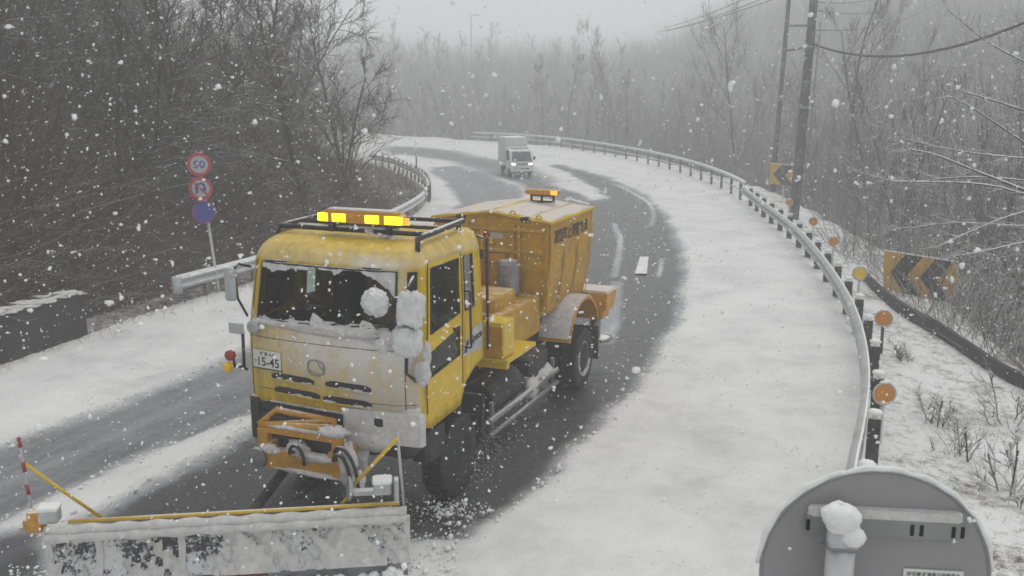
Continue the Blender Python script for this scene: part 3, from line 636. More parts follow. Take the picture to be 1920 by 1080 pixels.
def cab_faces(sel): return [(i, k) for i in range(NC - 1) for k in range(len(LEV) - 1) if sel(i, k)]
def region(i, k):
    c = min(abs(i - MID), abs(i + 1 - MID)); a = c                      # column cell index outward from the middle
    if k == 6 and a <= 2: return 'windshield'
    if k == 6 and a == 5: return 'corner'
    if 9 <= a <= 9:
        if k == 6: return 'doorglass'
        if k == 3: return 'lowglass'
    if k == 6 and a == 12: return 'quarter'
    if a in (8, 9, 10) and 1 <= k <= 7: return 'door'
    return 'cab'
def cab_mesh(name, cells, mat, parent, proud=0.0, solid=0.0):
    mb = MB(); idx = {}
    def vid(i, k):
        if (i, k) not in idx:
            p = cabv(i, k)
            if proud:
                q = Vector((COLS[i][0], COLS[i][1] - 1.0, 0)); q = q.normalized() if q.length else q; p = p + q * proud
            idx[(i, k)] = len(mb.v); mb.v.append(tuple(p))
        return idx[(i, k)]
    for i, k in cells: mb.f.append((vid(i, k), vid(i + 1, k), vid(i + 1, k + 1), vid(i, k + 1))); mb.sm.append(False)
    if name == 'cab':
        K = len(LEV) - 1; mb.f.append(tuple(vid(i, K) for i in range(NC))); mb.sm.append(False)
        mb.f.append(tuple([vid(NC - 1, k) for k in range(K, -1, -1)] + [vid(0, k) for k in range(K + 1)])); mb.sm.append(False)
    o = mb.build(name, mat, parent)
    for p in o.data.polygons: p.use_smooth = name in ('cab', 'windshield', 'corner_window')
    if name == 'cab':
        a = o.data; a.set_sharp_from_angle(angle=R(38))
    if solid: md = o.modifiers.new("wall", 'SOLIDIFY'); md.thickness = solid; md.offset = -1
    return o
cab = cab_mesh('cab', cab_faces(lambda i, k: region(i, k) == 'cab'), M['cab'], truck, 0, .03)
windshield = cab_mesh('windshield', cab_faces(lambda i, k: region(i, k) == 'windshield'), M['glass'], truck, -.008)
for s in (0, 1):
    half = (lambda i: i >= MID) if s else (lambda i: i < MID)
    cab_mesh('corner_window', cab_faces(lambda i, k: region(i, k) == 'corner' and half(i)), M['glass'], cab, -.008)
    cab_mesh('quarter_window', cab_faces(lambda i, k: region(i, k) == 'quarter' and half(i)), M['glass'], cab, -.008)
    dr = cab_mesh('door', cab_faces(lambda i, k: region(i, k) == 'door' and half(i)), M['yellow_clean'], truck, .002, .03)
    cab_mesh('door_window', cab_faces(lambda i, k: region(i, k) == 'doorglass' and half(i)), M['glass'], dr, -.006)
    cab_mesh('lower_window', cab_faces(lambda i, k: region(i, k) == 'lowglass' and half(i)), M['glass'], dr, -.006)
    sx = 1 if s else -1
    mb = MB()
    def loop(cols, k0, k1):
        cs = [MID + sx * c for c in cols]; return [cabv(c, k0) for c in cs] + [cabv(c, k1) for c in cs[::-1]] + [cabv(cs[0], k0)]
    for cols, k0, k1 in (((9, 10), 6, 7), ((9, 10), 3, 4), ((12, 13), 6, 7)):
        mb.tube([p + Vector((sx * .004, 0, 0)) for p in loop(cols, k0, k1)], .011, 6)
    mb.build('window_seal', M['black'], dr)
    mb = MB(); mb.tube([cabv(MID + sx * 8, k) + Vector((sx * .005, -.004, 0)) for k in range(1, 9)], .006, 5); mb.tube([cabv(MID + sx * 11, k) + Vector((sx * .005, 0, 0)) for k in range(1, 9)], .006, 5); mb.build('door_gap', M['black'], dr)
    mb = MB(); mb.box((sx * 1.235, 1.14, 2.29), (.03, .16, .05), ch=.01); mb.build('handle', M['black'], dr)
mb = MB(); mb.tube([cabv(i, 6) + Vector((0, -.006, 0)) for i in range(MID - 3, MID + 4)] + [cabv(i, 7) + Vector((0, -.006, 0)) for i in range(MID + 3, MID - 4, -1)] + [cabv(MID - 3, 6) + Vector((0, -.006, 0))], .016, 6); mb.build('window_seal', M['black'], windshield)

# snow left round the windshield outside the sweep of the wipers
def wsp(u, v, proud=0.0):                                               # u across -.94...94, v 0..1 up the glass
    a = abs(u); x = float(np.interp(a, [0, .35, .70, .97], [-.045, -.038, -.018, .02])); z = 2.46 + v * .69; sb = .045 + v * .12
    return Vector((u * (1 - .03 * v), x + sb * (1 - x / 1.95) - proud, z))
def ws_snow(name, keep, n=88, m=44, thick=.012):
    us = np.linspace(-.96, .96, n); vs_ = np.linspace(0.0, 1.0, m); mb = MB(); idx = {}
    K = lambda a, b: keep(us[a], vs_[b])
    for a in range(n - 1):
        for b in range(m - 1):
            if K(a, b) and K(a + 1, b) and K(a, b + 1) and K(a + 1, b + 1):
                f = []
                for p in ((a, b), (a + 1, b), (a + 1, b + 1), (a, b + 1)):
                    if p not in idx: idx[p] = len(mb.v); mb.v.append(tuple(wsp(us[p[0]], vs_[p[1]], thick + .006 * math.sin(us[p[0]] * 21 + vs_[p[1]] * 9))))
                    f.append(idx[p])
                mb.f.append(tuple(f)); mb.sm.append(True)
    return mb.build(name, M['dirty_snow'], windshield)
def wob1(u, s): return .02 * math.sin(u * 13 + s) + .012 * math.sin(u * 31 + s * 2)
def keep_ws(u, v):
    z = v * .69
    if z < .035 + wob1(u, 1) + (.03 if -.25 < u < .9 else 0): return True
    h1 = .645 - .55 * max(0, (u + .12) ** 2 - .10) if u < .18 else 9
    h2 = .655 - 1.0 * max(0, u - .52) ** 1.5 - .25 * max(0, .30 - u) if u >= .12 else 9
    top = min(h1, h2) + wob1(u, 3) * .6
    if u < -.40: top = .60 + wob1(u, 2)
    return z > top
ws_snow('snow_patch', keep_ws)
for cx0, h in ((-.06, .15), (.62, .12)):                                # small drifts standing on the wiper arms
    mb = MB(); mb.add([wsp(cx0 - .08, 0.02, .05), wsp(cx0 + .16, .0, .05), wsp(cx0 + .05, .14, .025), wsp(cx0 - .06, h / .69, .02), wsp(cx0 - .1, .1, .012)], [(0, 1, 2, 3, 4)]); o = mb.build('snow_drift', M['dirty_snow'], windshield); md = o.modifiers.new("t", 'SOLIDIFY'); md.thickness = .03
for a, b, c in (((-.38, -.04), (-.30, .02), (.20, .05)), ((.28, -.12), (.36, -.04), (.86, .10))):
    mb = MB(); mb.tube([wsp(*a, .03), wsp(*b, .035), wsp(*c, .03)], .009, 6); mb.tube([wsp(c[0] - .45, c[1] - .05, .02), wsp(c[0] + .05, c[1] + .02, .02)], .008, 6); mb.build('wiper', M['black'], truck)
# snow ledge below the glass
mb = MB(); mb.blob((.15, .0, 2.42), (.80, .075, .075), 12, 40, 10, .25); mb.blob((-.70, .02, 2.43), (.3, .05, .04), 13, 24, 8, .3); mb.blob((.80, .05, 2.36), (.28, .08, .13), 14, 18, 9, .2); mb.build('snow_ledge', M['dirty_snow'], cab)
mb = MB()                                                               # clumps along the visor edge
for k in range(26):
    u = random.uniform(-1.0, 1.05); mb.blob((u, .21 + .05 * (abs(u) > .8), 3.17 + random.uniform(-.015, .02)), (random.uniform(.03, .12), .03, random.uniform(.012, .03)), k, 9, 6, .3)
mb.build('visor_snow', M['dirty_snow'], cab)
mb = MB()
for u, n in ((-.72, .16), (-.05, .32), (.62, .12)): mb.box((u, .158, 3.175), (n * 2, .03, .022), ch=.005)
mb.build('visor_trim', M['black'], cab)

# inside of the cab
itr = MB(); itr.box((0, 1.0, 1.75), (2.3, 1.75, .05)); itr.box((0, .33, 2.30), (2.2, .42, .26), ch=.06); itr.box((-.55, .36, 2.45), (.5, .3, .10), ch=.05); itr = itr.build('cab_interior', M['interior'], truck)
for u in (-.58, .58):
    mb = MB(); mb.box((u, 1.25, 2.18), (.52, .5, .16), ch=.07); mb.box((u, 1.55, 2.60), (.50, .16, .75), ch=.06, rot=Matrix.Rotation(-.15, 3, 'X')); mb.box((u, 1.62, 3.02), (.26, .1, .18), ch=.04); mb.build('seat', M['interior'], itr)
mb = MB(); ctr = Vector((-.58, .68, 2.52)); ax = Vector((0, .8, .6)).normalized(); a = Vector((1, 0, 0)); b = ax.cross(a)
mb.tube([ctr + (a * math.cos(q) + b * math.sin(q)) * .21 for q in np.linspace(0, 2 * math.pi, 25)], .016, 6, False); mb.tube([ctr - a * .2, ctr, ctr + a * .2], .014, 6); mb.tube([ctr, ctr - ax * .35], .03, 8); mb.build('steering_wheel', M['steel'], itr)

# front panel: grille slots, emblem, number plate, bumper
for name, u0, u1, z, snow in (('a', -.74, -.10, 1.755, .4), ('b', .06, .68, 1.765, .9), ('c', -.70, -.02, 1.585, .5), ('d', .02, .68, 1.575, .7)):
    n = 12; us = np.linspace(u0, u1, n); fx = lambda u: float(np.interp(abs(u), [0, .35, .70, .97], [-.045, -.038, -.018, .02])) - .012
    g = MB(); vs = []
    for k, u in enumerate(us):
        e = min(1, 5 * min(k, n - 1 - k) / n + .45); zz = z - .02 * u
        vs += [(u, fx(u) - .003, zz - .045 * e), (u, fx(u) - .003, zz + .050 * e)]
    g.add(vs, [(2 * k, 2 * k + 2, 2 * k + 3, 2 * k + 1) for k in range(n - 1)]); g = g.build('grille_slot', M['ink'], cab)
    mb = MB(); rg = random.Random(hash(name) % 99 if False else ord(name))
    for k in range(4):
        u = rg.uniform(u0, u1); mb.blob((u, fx(u) - .004, z - .02 * u - .026 + rg.uniform(-.006, .012)), (rg.uniform(.03, .09), .012, rg.uniform(.006, .016)), k, 9, 5, .3)
    tag(mb.build('slot_snow', M['dirty_snow'], g), kind='stuff')
    mb = MB(); mb.tube([(u, fx(u) - .012, z - .02 * u - .038) for u in us], .012, 6); mb.build('slot_lip', M['cab'], g)
for k in (2, 4):
    mb = MB(); mb.tube([cabv(i, k) + Vector((0, -.001, -.05 if k == 2 else .02)) for i in range(MID - 6, MID + 7)], .0045, 5); mb.build('panel_gap', M['black'], cab)
for sx in (-1, 1):
    mb = MB(); mb.tube([cabv(MID + sx * 5, k) + Vector((sx * .002, -.002, 0)) for k in range(1, 7)], .005, 5); mb.build('panel_gap', M['black'], cab)
e = MB(); cpt = Vector((-.06, -.066, 1.95)); pts = []
for q in np.linspace(0, 2 * math.pi, 33):
    pts.append(cpt + Vector((.115 * math.copysign(abs(math.cos(q)) ** .7, math.cos(q)), 0, .095 * math.copysign(abs(math.sin(q)) ** .7, math.sin(q)))))
e.tube(pts, .0075, 6, False); e.tube([cpt + Vector((.01, 0, .09)), cpt + Vector((.06, 0, .01)), cpt + Vector((.11, 0, -.02))], .006, 6); e.tube([cpt + Vector((-.10, 0, -.03)), cpt + Vector((.0, 0, -.07)), cpt + Vector((.08, 0, -.075))], .006, 6); e.build('emblem', M['steel'], cab)
p0 = Vector((-.795, -.032, 1.965)); Xp = Vector((1, -.09, 0)).normalized(); rot = Matrix((tuple(Xp), (.09, 1, 0), (0, 0, 1))).transposed()
pl = MB(); pl.box(p0, (.44, .012, .22), rot=rot, ch=.012); pl = pl.build('number_plate', M['plate'], truck); npv = Vector((-.09, -1, 0)).normalized()
lettering('plate_number', '15-45', M['ink'], pl, p0 + npv * .0085 + Xp * .03 + Vector((0, 0, -.03)), Xp, Us, .33, .115, .015)
lettering('plate_area', '群馬 800', M['ink'], pl, p0 + npv * .0085 + Xp * .02 + Vector((0, 0, .070)), Xp, Us, .24, .05, .01)
lettering('plate_kana', 'す', M['ink'], pl, p0 + npv * .0085 + Xp * -.175 + Vector((0, 0, -.03)), Xp, Us, .04, .04, .01)
mb = MB(); mb.box(p0 + Vector((0, .002, -.118)), (.46, .02, .016), rot=rot); mb.build('plate_frame', M['black'], pl)
bm_ = MB(); bm_.box((0, .20, 1.10), (2.30, .34, .34), ch=.05); bm_.box((-.05, .03, 1.36), (1.75, .12, .10), ch=.02); bump_ = bm_.build('bumper', M['dark'], truck)
mb = MB(); mb.box((.80, .03, 1.30), (1.06, .10, .40), ch=.04, rot=Matrix.Rotation(.10, 3, 'Z')); mb.blob((.58, -.02, 1.10), (.34, .08, .12), 4, 20, 8, .2); mb.blob((.45, .0, .93), (.14, .07, .30), 6, 14, 10, .25); mb.build('snow_cover', M['dirty_snow'], bump_)
mb = MB()
for k in range(22): u = -.75 + k * .06; mb.blob((u, -.035 + .02 * abs(u), 1.42 - .02 * u), (.04, .025, .014), k, 8, 5, .35)
mb.build('snow_line', M['dirty_snow'], bump_)
mb = MB(); mb.box((-1.06, .10, 1.16), (.20, .16, .56), ch=.04); mb.build('corner_flap', M['black'], truck)
mb = MB(); mb.box((1.10, .16, 1.42), (.22, .22, .24), ch=.05, rz=.6); mb.build('snow_cover', M['dirty_snow'], bump_)

# mirrors and lamps on stalks
mr = MB(); P = lambda x, y, L: T_at(x, y, L=L)
mr.tube([P(470, 500, -.05), P(446, 494, -.25), P(439, 506, -.33), P(446, 560, -.33), P(464, 592, -.15)], .016, 8); mr = mr.build('side_mirror', M['black'], truck)
mb = MB(); mb.box(P(432, 537, -.35), (.16, .09, .34), ch=.04); mb.blob(P(431, 512, -.36), (.07, .05, .08), 3, 12, 8, .15); mb.build('mirror_head', M['galv'], mr)
mr = MB(); mr.tube([P(463, 692, -.02), P(458, 690, -.22), P(455, 622, -.30)], .02, 8); mr.tube([P(458, 688, -.22), P(432, 686, -.32)], .018, 8); mr.tube([P(440, 686, -.30), P(437, 664, -.3)], .016, 8); mr = mr.build('lamp_stalk', M['black'], truck)
mb = MB(); mb.box(P(443, 615, -.32), (.22, .05, .13), ch=.03); mb.build('fender_mirror', M['galv'], mr)
mb = MB(); mb.lathe(P(432, 666, -.32), (0, -1, 0), [(-.05, .03), (-.03, .06), (.03, .065), (.05, .03)], 18); mb.build('marker_lamp', M['redpaint'], mr)
mb = MB(); mb.lathe(P(428, 688, -.36), (-.2, -1, 0), [(-.06, .03), (-.03, .06), (.03, .065), (.045, .04)], 18); mb.build('work_lamp', M['yellow_refl'], mr)
mb = MB(); mb.lathe(P(475, 613, -.06), (0, -1, 0), [(-.08, .05), (-.04, .08), (.02, .085), (.04, .05)], 20); mb.build('round_mirror', M['galv'], truck)
mr = MB(); mr.tube([P(775, 520, .15), P(764, 540, -.15), P(762, 700, -.20), P(780, 715, .1)], .022, 8); mr = mr.build('side_mirror', M['black'], truck)
def lump(name, px, py, L, r, seed, sq=.0, parent=mr, n=34, mm=24, mat='mirror_snow', rough=.15):
    mb = MB(); c = P(px, py, L); mb.blob(c, r, seed, n, mm, rough, sq=.55 if sq else 1.0); return mb.build(name, M[mat], parent)
lump('snowy_mirror', 770, 580, -.34, (.14, .11, .20), 3, 1)
lump('snowy_mirror', 764, 640, -.34, (.155, .11, .16), 5, 1)
mb = MB(); mb.box(P(745, 585, -.32), (.05, .1, .34), ch=.02); mb.build('mirror_edge', M['black'], mr)
mb = MB(); mb.tube([P(745, 575, -.3), P(712, 568, -.42)], .014, 6); mb.build('mirror_arm', M['black'], mr)
lump('snow_ball_mirror', 704, 567, -.45, (.155, .13, .155), 8)
lump('small_round_mirror', 718, 648, -.30, (.09, .07, .09), 2, mat='dirty_snow')
lump('snow_clump', 792, 700, .05, (.10, .08, .14), 9, mat='dirty_snow')
lump('snow_clump', 800, 665, .12, (.05, .06, .16), 11, mat='dirty_snow')

# roof: rack, light bar
rk = MB(); Zr = lambda x, y, z: T_at(x, y, Z=z)
fr0, fr1 = Vector((-1.06, .72, 3.52)), Vector((1.0, .72, 3.52)); bk0, bk1 = Vector((-1.04, 1.75, 3.55)), Vector((1.04, 1.75, 3.55))
rk.tube([fr0, fr1], .032, 6); rk.tube([fr0 - Vector((0, .1, .16)), fr0, bk0], .032, 6); rk.tube([Vector((1.07, .46, 3.26)), Vector((1.06, .48, 3.50)), bk1], .034, 6); rk.tube([bk0, bk1], .03, 6); rk.tube([Vector((-1.0, 1.2, 3.53)), Vector((1.0, 1.2, 3.53))], .026, 6)
for u in (-1.0, 1.0): rk.tube([Vector((u, 1.7, 3.38)), Vector((u, 1.7, 3.56))], .03, 6)
rk = rk.build('roof_rack', M['black'], truck)
mb = MB(); mb.tube([fr0 + Vector((.3, -.0, .036)), fr1 + Vector((-.3, 0, .036))], .017, 5); mb.tube([Vector((1.06, .6, 3.54)), bk1 + Vector((0, 0, .036))], .015, 5)
for k in range(9): mb.blob((.25 + .06 * k, .70 + .02 * (k % 3), 3.52 - .012 * k), (.04, .04, .03), k, 8, 6, .35)
mb.build('snow_line', M['snow'], rk)
lb0, lb1 = T_at(593, 406, Z=3.68), T_at(768, 410, Z=3.68); y0 = (lb0.y + lb1.y) / 2; c = Vector(((lb0.x + lb1.x) / 2, y0, 3.68)); wlb = abs(lb1.x - lb0.x)
lbm = MB(); lbm.box(c + Vector((0, 0, .0)), (wlb, .26, .12), ch=.05); lbm.box(c + Vector((0, 0, .07)), (wlb * .86, .2, .04), ch=.03); lbm = lbm.build('light_bar', M['amber_lens'], truck)
mb = MB(); mb.box(c + Vector((0, 0, -.075)), (wlb * .95, .22, .03)); mb.box(c + Vector((-.4, 0, -.12)), (.06, .2, .12)); mb.box(c + Vector((.4, 0, -.12)), (.06, .2, .12)); mb.build('bar_base', M['black'], lbm)
for px, wd in ((605, .14), (635, .19), (697, .19), (737, .24)):
    q = T_at(px, 408, L=y0 - .131); mb = MB(); mb.box((q.x, y0 - .131, c.z + .002), (wd, .012, .095), ch=.004); mb.build('lit_lamp', M['lit'], lbm)
mb = MB(); q = T_at(760, 407, L=y0 - .131)
for k in range(3):
    for j in range(3): mb.box((q.x - .03 + .035 * k, y0 - .132, c.z - .032 + .032 * j), (.025, .012, .022))
mb.build('lamp_grid', M['lit_orange'], lbm)
mb = MB(); mb.box(c + Vector((0, 0, .095)), (wlb * .8, .16, .02), ch=.02); mb.build('snow_cap', M['dirty_snow'], lbm)
hr = MB()
hr.tube([(1.30, 1.40, 2.72), (1.31, 1.40, 1.98)], .017, 8); hr.tube([(1.22, 1.40, 2.72), (1.30, 1.40, 2.72)], .017, 6); hr.tube([(1.22, 1.4, 1.98), (1.31, 1.4, 1.98)], .017, 6)
hr.tube([(1.13, 1.97, 3.34), (1.27, 1.99, 3.30), (1.28, 1.99, 1.80)], .020, 8); hr.build('grab_rail', M['black'], truck)
st = MB(); st.add([(1.225, 1.33, 1.86), (1.225, 1.93, 1.84), (1.225, 1.93, 2.20), (1.225, 1.66, 2.16), (1.225, 1.36, 2.02)], [(0, 1, 2, 3, 4)]); st = st.build('door_sticker', M['signwhite'], truck)
lettering('sticker_word', 'Space', M['ink'], st, Vector((1.229, 1.74, 2.03)), Vector((0, 1, .10)), Vector((0, -.15, 1)), .34, .15, .03)
mb = MB(); mb.add([(1.229, 1.36, 1.90), (1.229, 1.44, 1.90), (1.229, 1.52, 2.04), (1.229, 1.44, 2.04)], [(0, 1, 2, 3)]); mb.build('sticker_stripe', M['ink'], st)

# chassis, wheels
mb = MB()
for u in (-.45, .45): mb.box((u, 3.9, .92), (.10, 7.2, .26))
for L in (.6, 2.2, 3.6, 5.0, 7.4): mb.box((0, L, .92), (.9, .10, .2))
mb.box((0, 1.27, .56), (1.7, .18, .18), ch=.05); mb.box((0, 6.3, .56), (1.7, .22, .22), ch=.06); mb.box((0, 1.0, 1.2), (1.5, 1.3, .8), ch=.08); mb.build('chassis', M['dark'], truck)
def truck_wheel(u, L, side, w=.30, r=.53):
    mb = MB(); hw = w / 2
    mb.lathe((u, L, r), (side, 0, 0), [(-hw, r * .62), (-hw, r * .93), (-hw * .8, r), (hw * .8, r), (hw, r * .93), (hw, r * .62), (hw * .8, r * .56)], 40)
    for k in range(40):
        a = 2 * math.pi * k / 40; mb.box((u, L + math.cos(a) * r * 1.0, r + math.sin(a) * r * 1.0), (w * .9, .03, .03), rot=Matrix.Rotation(a, 3, 'X'))
    t = mb.build('wheel', M['rubber'], truck)
    mb = MB(); mb.lathe((u, L, r), (side, 0, 0), [(-hw * .6, r * .56), (hw * .85, r * .60), (hw * .9, r * .52), (hw * .2, r * .46), (hw * .1, r * .25), (hw * .55, r * .22), (hw * .6, r * .05)], 32); rm = mb.build('rim', M['steel'] if L > 3 else M['dark'], t)  # front rims coloured black to stand in for the shadow under the cab
    mb = MB()
    for k in range(8): a = 2 * math.pi * k / 8; mb.tube([(u + side * hw * .1, L + math.cos(a) * r * .36, r + math.sin(a) * r * .36), (u + side * hw * .3, L + math.cos(a) * r * .36, r + math.sin(a) * r * .36)], .02, 6)
    mb.build('wheel_nuts', M['dark'], rm)
    if L < 3: return
    mb = MB(); mb.tube([(u + side * hw * .95, L + math.cos(a) * r * .60, r + math.sin(a) * r * .60) for a in np.linspace(2.6, 6.0, 16)], .022, 6); mb.build('rim_snow', M['dirty_snow'] if L > 3 else M['steel'], rm)
for side in (-1, 1):
    truck_wheel(side * 1.05, 1.27, side); truck_wheel(side * 1.08, 6.35, side, .28); truck_wheel(side * .76, 6.35, side, .28)
for side in (-1, 1):
    mb = MB(); n = 14; arc = [(6.3 - .86 * math.cos(a), .80 + .86 * math.sin(a)) for a in np.linspace(.25, math.pi - .35, n)]
    prof = arc + [(6.3 - .81 * math.cos(a), .80 + .81 * math.sin(a)) for a in np.linspace(math.pi - .35, .25, n)]
    mb.prism(prof, side * .66, side * 1.24); f = mb.build('fender', M['orange_mount'], truck)
    mb = MB(); arc2 = [(6.3 - .885 * math.cos(a), .80 + .885 * math.sin(a)) for a in np.linspace(.32, math.pi - .9, n)] + [(6.3 - .862 * math.cos(a), .80 + .862 * math.sin(a)) for a in np.linspace(math.pi - .9, .32, n)]
    mb.prism(arc2, side * .68, side * 1.215); mb.build('fender_snow', M['dirty_snow'], f)
    mb = MB(); mb.box((side * .98, 7.10, .62), (.52, .02, .62)); mb.build('mud_flap', M['rubber'], truck)
mb = MB()
for z in (.42, .62): mb.tube([(1.14, 2.35, z), (1.14, 5.15, z)], .035, 8)
for L in (2.5, 3.8, 5.0): mb.box((1.1, L, .62), (.05, .06, .5))
sg = mb.build('side_guard', M['steel'], truck)
mb = MB(); mb.tube([(1.14, 2.35, .66), (1.14, 5.15, .66)], .022, 6); mb.blob((1.10, 4.6, .74), (.12, .3, .10), 4, 12, 8, .3); mb.blob((1.08, 4.1, .62), (.1, .22, .2), 7, 12, 8, .3); mb.build('snow_line', M['dirty_snow'], sg)
mb = MB(); mb.lathe((.82, 2.6, .82), (0, 1, 0), [(0, .26), (.02, .28), (1.1, .28), (1.12, .26)], 20); mb.box((.85, 4.4, .85), (.5, .8, .5), ch=.04); mb.build('fuel_tank', M['dark'], truck)
mb = MB(); mb.box((1.0, 1.35, .98), (.36, .5, .05)); mb.box((1.05, 2.0, .8), (.3, .06, .7)); mb.box((1.08, .62, .95), (.26, .5, .4), ch=.05); mb.build('step', M['dark'], truck)

# spreader body
HF, HR_ = 5.0, 7.15
hp = MB(); sec = [(-1.05, 3.12), (-1.05, 2.62), (-1.01, 2.15), (-.90, 1.55), (.90, 1.55), (1.01, 2.15), (1.05, 2.62), (1.05, 3.12), (0, 3.25)]
hp.prism(sec, HF, HR_, 'y'); hop = hp.build('hopper', M['orange'], truck)
mb = MB()
for s in (-1, 1): mb.add([(0, HF - .06, 3.275), (s * 1.09, HF - .06, 3.14), (s * 1.09, HR_ + .05, 3.14), (0, HR_ + .05, 3.275), (0, HF - .06, 3.245), (s * 1.09, HF - .06, 3.10), (s * 1.09, HR_ + .05, 3.10), (0, HR_ + .05, 3.245)], [(0, 1, 2, 3), (4, 7, 6, 5), (0, 4, 5, 1), (1, 5, 6, 2), (2, 6, 7, 3)])
lid = mb.build('hopper_lid', M['yellow_clean'], truck)
mb = MB(); g = 10
for s, W0, W1 in ((-1, .06, 1.02), (1, .06, .66), (1, .69, 1.05)):
    vs = []; 
    for a in range(g + 1):
        for b_ in range(g + 1):
            u = W0 + (W1 - W0) * a / g; L = HF + .02 + (HR_ - HF) * b_ / g; edge = min(a, g - a, b_, g - b_)
            vs.append((s * u, L, 3.275 - .124 * u + (.004 if edge == 0 else .022) + .004 * math.sin(u * 17 + L * 5)))
    mb.add(vs, [(a * (g + 1) + b_, (a + 1) * (g + 1) + b_, (a + 1) * (g + 1) + b_ + 1, a * (g + 1) + b_ + 1) for a in range(g) for b_ in range(g)], True)
def pale(name, col): return plain(name, col, .85, var=.06, vscale=3, bump=.4)
mb.build('lid_snow', pale("thin_snow_on_yellow_lid", (.58, .53, .46)), lid)
mb = MB(); mb.box((-.55, HF - .02, 3.16), (.16, .1, .07), ch=.03); mb.box((.62, HF - .02, 3.16), (.16, .12, .08), ch=.03)
mb.build('lid_latch', M['dark'], lid)
mb = MB()
for u in (.38, .84):
    mb.tube([(u - .05, HF + .02, 3.2 - .12 * u)] + [(u - .05 * math.cos(a), HF + .02, 3.26 - .12 * u + .07 * math.sin(a)) for a in np.linspace(0, math.pi, 7)] + [(u + .05, HF + .02, 3.2 - .12 * u)], .016, 6)
mb.build('lifting_eye', M['yellow_clean'], lid)
mb = MB(); mb.blob((.58, HR_, 3.25), (.05, .05, .04), 2, 8, 6, .3); mb.tube([(.5, HR_ + .02, 3.24), (.62, HR_ + .02, 3.27), (.78, HR_ + .02, 3.22), (1.0, HR_ + .02, 3.19)], .025, 6); mb.build('lid_hinge', M['snow'], lid)
mb = MB()
for L in (HF + .01, 5.7, 6.4, HR_ - .01): zt = 3.1 if L in (HF + .01, HR_ - .01) else 2.63; mb.add([(1.056, L - .03, zt), (1.056, L + .03, zt), (1.085, L + .03, 2.6), (1.085, L - .03, 2.6), (.95, L + .03, 1.6), (.95, L - .03, 1.6)], [(0, 1, 2, 3), (3, 2, 4, 5)])
for u in (-1.0, -.42, .40, 1.0): mb.box((u, HF - .025, 2.35), (.05, .05, 1.45))
mb.box((0, HF - .025, 2.62), (2.0, .05, .05)); mb.box((0, HF - .025, 2.98), (2.08, .05, .05)); mb.build('hopper_rib', M['orange'], hop)
mb = MB(); mb.box((.0, HF - .035, 2.25), (.55, .03, .62), ch=.01); mb.box((.22, HF - .06, 2.30), (.03, .03, .1)); mb.build('hopper_hatch', M['orange_mount'], hop)
mb = MB(); mb.tube([(-.14, HF - .07, 2.95), (-.14, HF - .07, 1.75)], .022, 8); mb.tube([(-.05, HF - .07, 2.62), (-.05, HF - .07, 1.75)], .03, 8); mb.tube([(.52, HF - .06, 3.05), (.52, HF - .06, 1.9)], .018, 8); mb.build('feed_pipe', M['orange_mount'], hop)
mb = MB(); mb.box((-.17, HF - .08, 2.55), (.10, .06, .16), ch=.02); mb.build('valve_box', M['dark'], hop)
mb = MB(); mb.tube([(-.25, HF - .075, 2.44), (.35, HF - .075, 2.44)], .014, 6); mb.build('lit_strip', M['amber_lens'], hop)
def flat(name, pts, mat, parent, L): m_ = MB(); m_.add([(u, L, z) for u, z in pts], [tuple(range(len(pts)))]); return m_.build(name, M[mat], parent)
q = T_at(910, 440, L=HF - .03); flat('red_diamond', [(q.x, q.z - .085), (q.x + .085, q.z), (q.x, q.z + .085), (q.x - .085, q.z)], 'redpaint', hop, HF - .003)
q = T_at(929, 441, L=HF - .03); flat('white_label', [(q.x - .10, q.z - .04), (q.x + .12, q.z - .055), (q.x + .12, q.z + .03), (q.x - .10, q.z + .045)], 'signwhite', hop, HF - .003)
q = T_at(920, 452, L=HF - .03); w_ = flat('warning_triangle', [(q.x - .075, q.z - .06), (q.x + .075, q.z - .06), (q.x, q.z + .08)], 'ink', hop, HF - .004)
flat('triangle_field', [(q.x - .05, q.z - .046), (q.x + .05, q.z - .046), (q.x, q.z + .05)], 'yellow_refl', w_, HF - .006)
lettering('side_lettering', '凍結防止剤散布車', M['ink'], hop, Vector((1.056, 6.05, 2.86)), Vector((0, 1, 0)), Us, 1.75, .25, .02)
# equipment between the cab and the hopper
mb = MB(); mb.box((-.05, 4.15, 1.62), (1.9, 1.65, .62), ch=.04); eh = mb.build('pump_housing', M['orange'], truck)
mb = MB(); mb.box((.35, 3.9, 2.02), (.75, .9, .25), ch=.05); mb.box((-.5, 4.2, 2.2), (.5, .6, .6), ch=.05); mb.build('housing_cover', M['orange'], eh)
mb = MB(); mb.lathe((.42, 4.75, 1.95), (0, 0, 1), [(0, .17), (.02, .19), (.5, .19), (.56, .15)], 22); mb.build('oil_tank', M['steel'], eh)
mb = MB(); mb.lathe((.70, 2.35, 2.42), (1, .2, 0), [(0, .05), (.28, .05)], 12); mb.tube([(.6, 2.3, 1.6), (.6, 2.3, 2.42), (.72, 2.35, 2.42)], .045, 10); mb.build('exhaust_pipe', M['steel'], truck)
bx = MB(); bx.box((1.03, 2.93, 1.725), (.34, .40, .52), ch=.02); bx = bx.build('side_box', M['yellow_clean'], truck)
mb = MB(); mb.box((1.03, 2.735, 1.70), (.28, .012, .44), ch=.004); mb.build('box_door', M['orange_mount'], bx)
mb = MB(); mb.box((.98, 3.28, 1.42), (.56, 1.12, .06), ch=.01); mb.box((.98, 2.80, 1.36), (.5, .1, .12)); mb.build('step_platform', M['yellow_clean'], truck)
ps = Vector((1.0, 7.45, 0)); cb = MB(); cb.box((1.02, 7.45, 1.38), (.66, .50, .34), ch=.02, taper=1.12); cb.box((1.02, 7.45, 1.13), (.5, .4, .18), ch=.02); cb = cb.build('rear_chute', M['orange_mount'], truck)
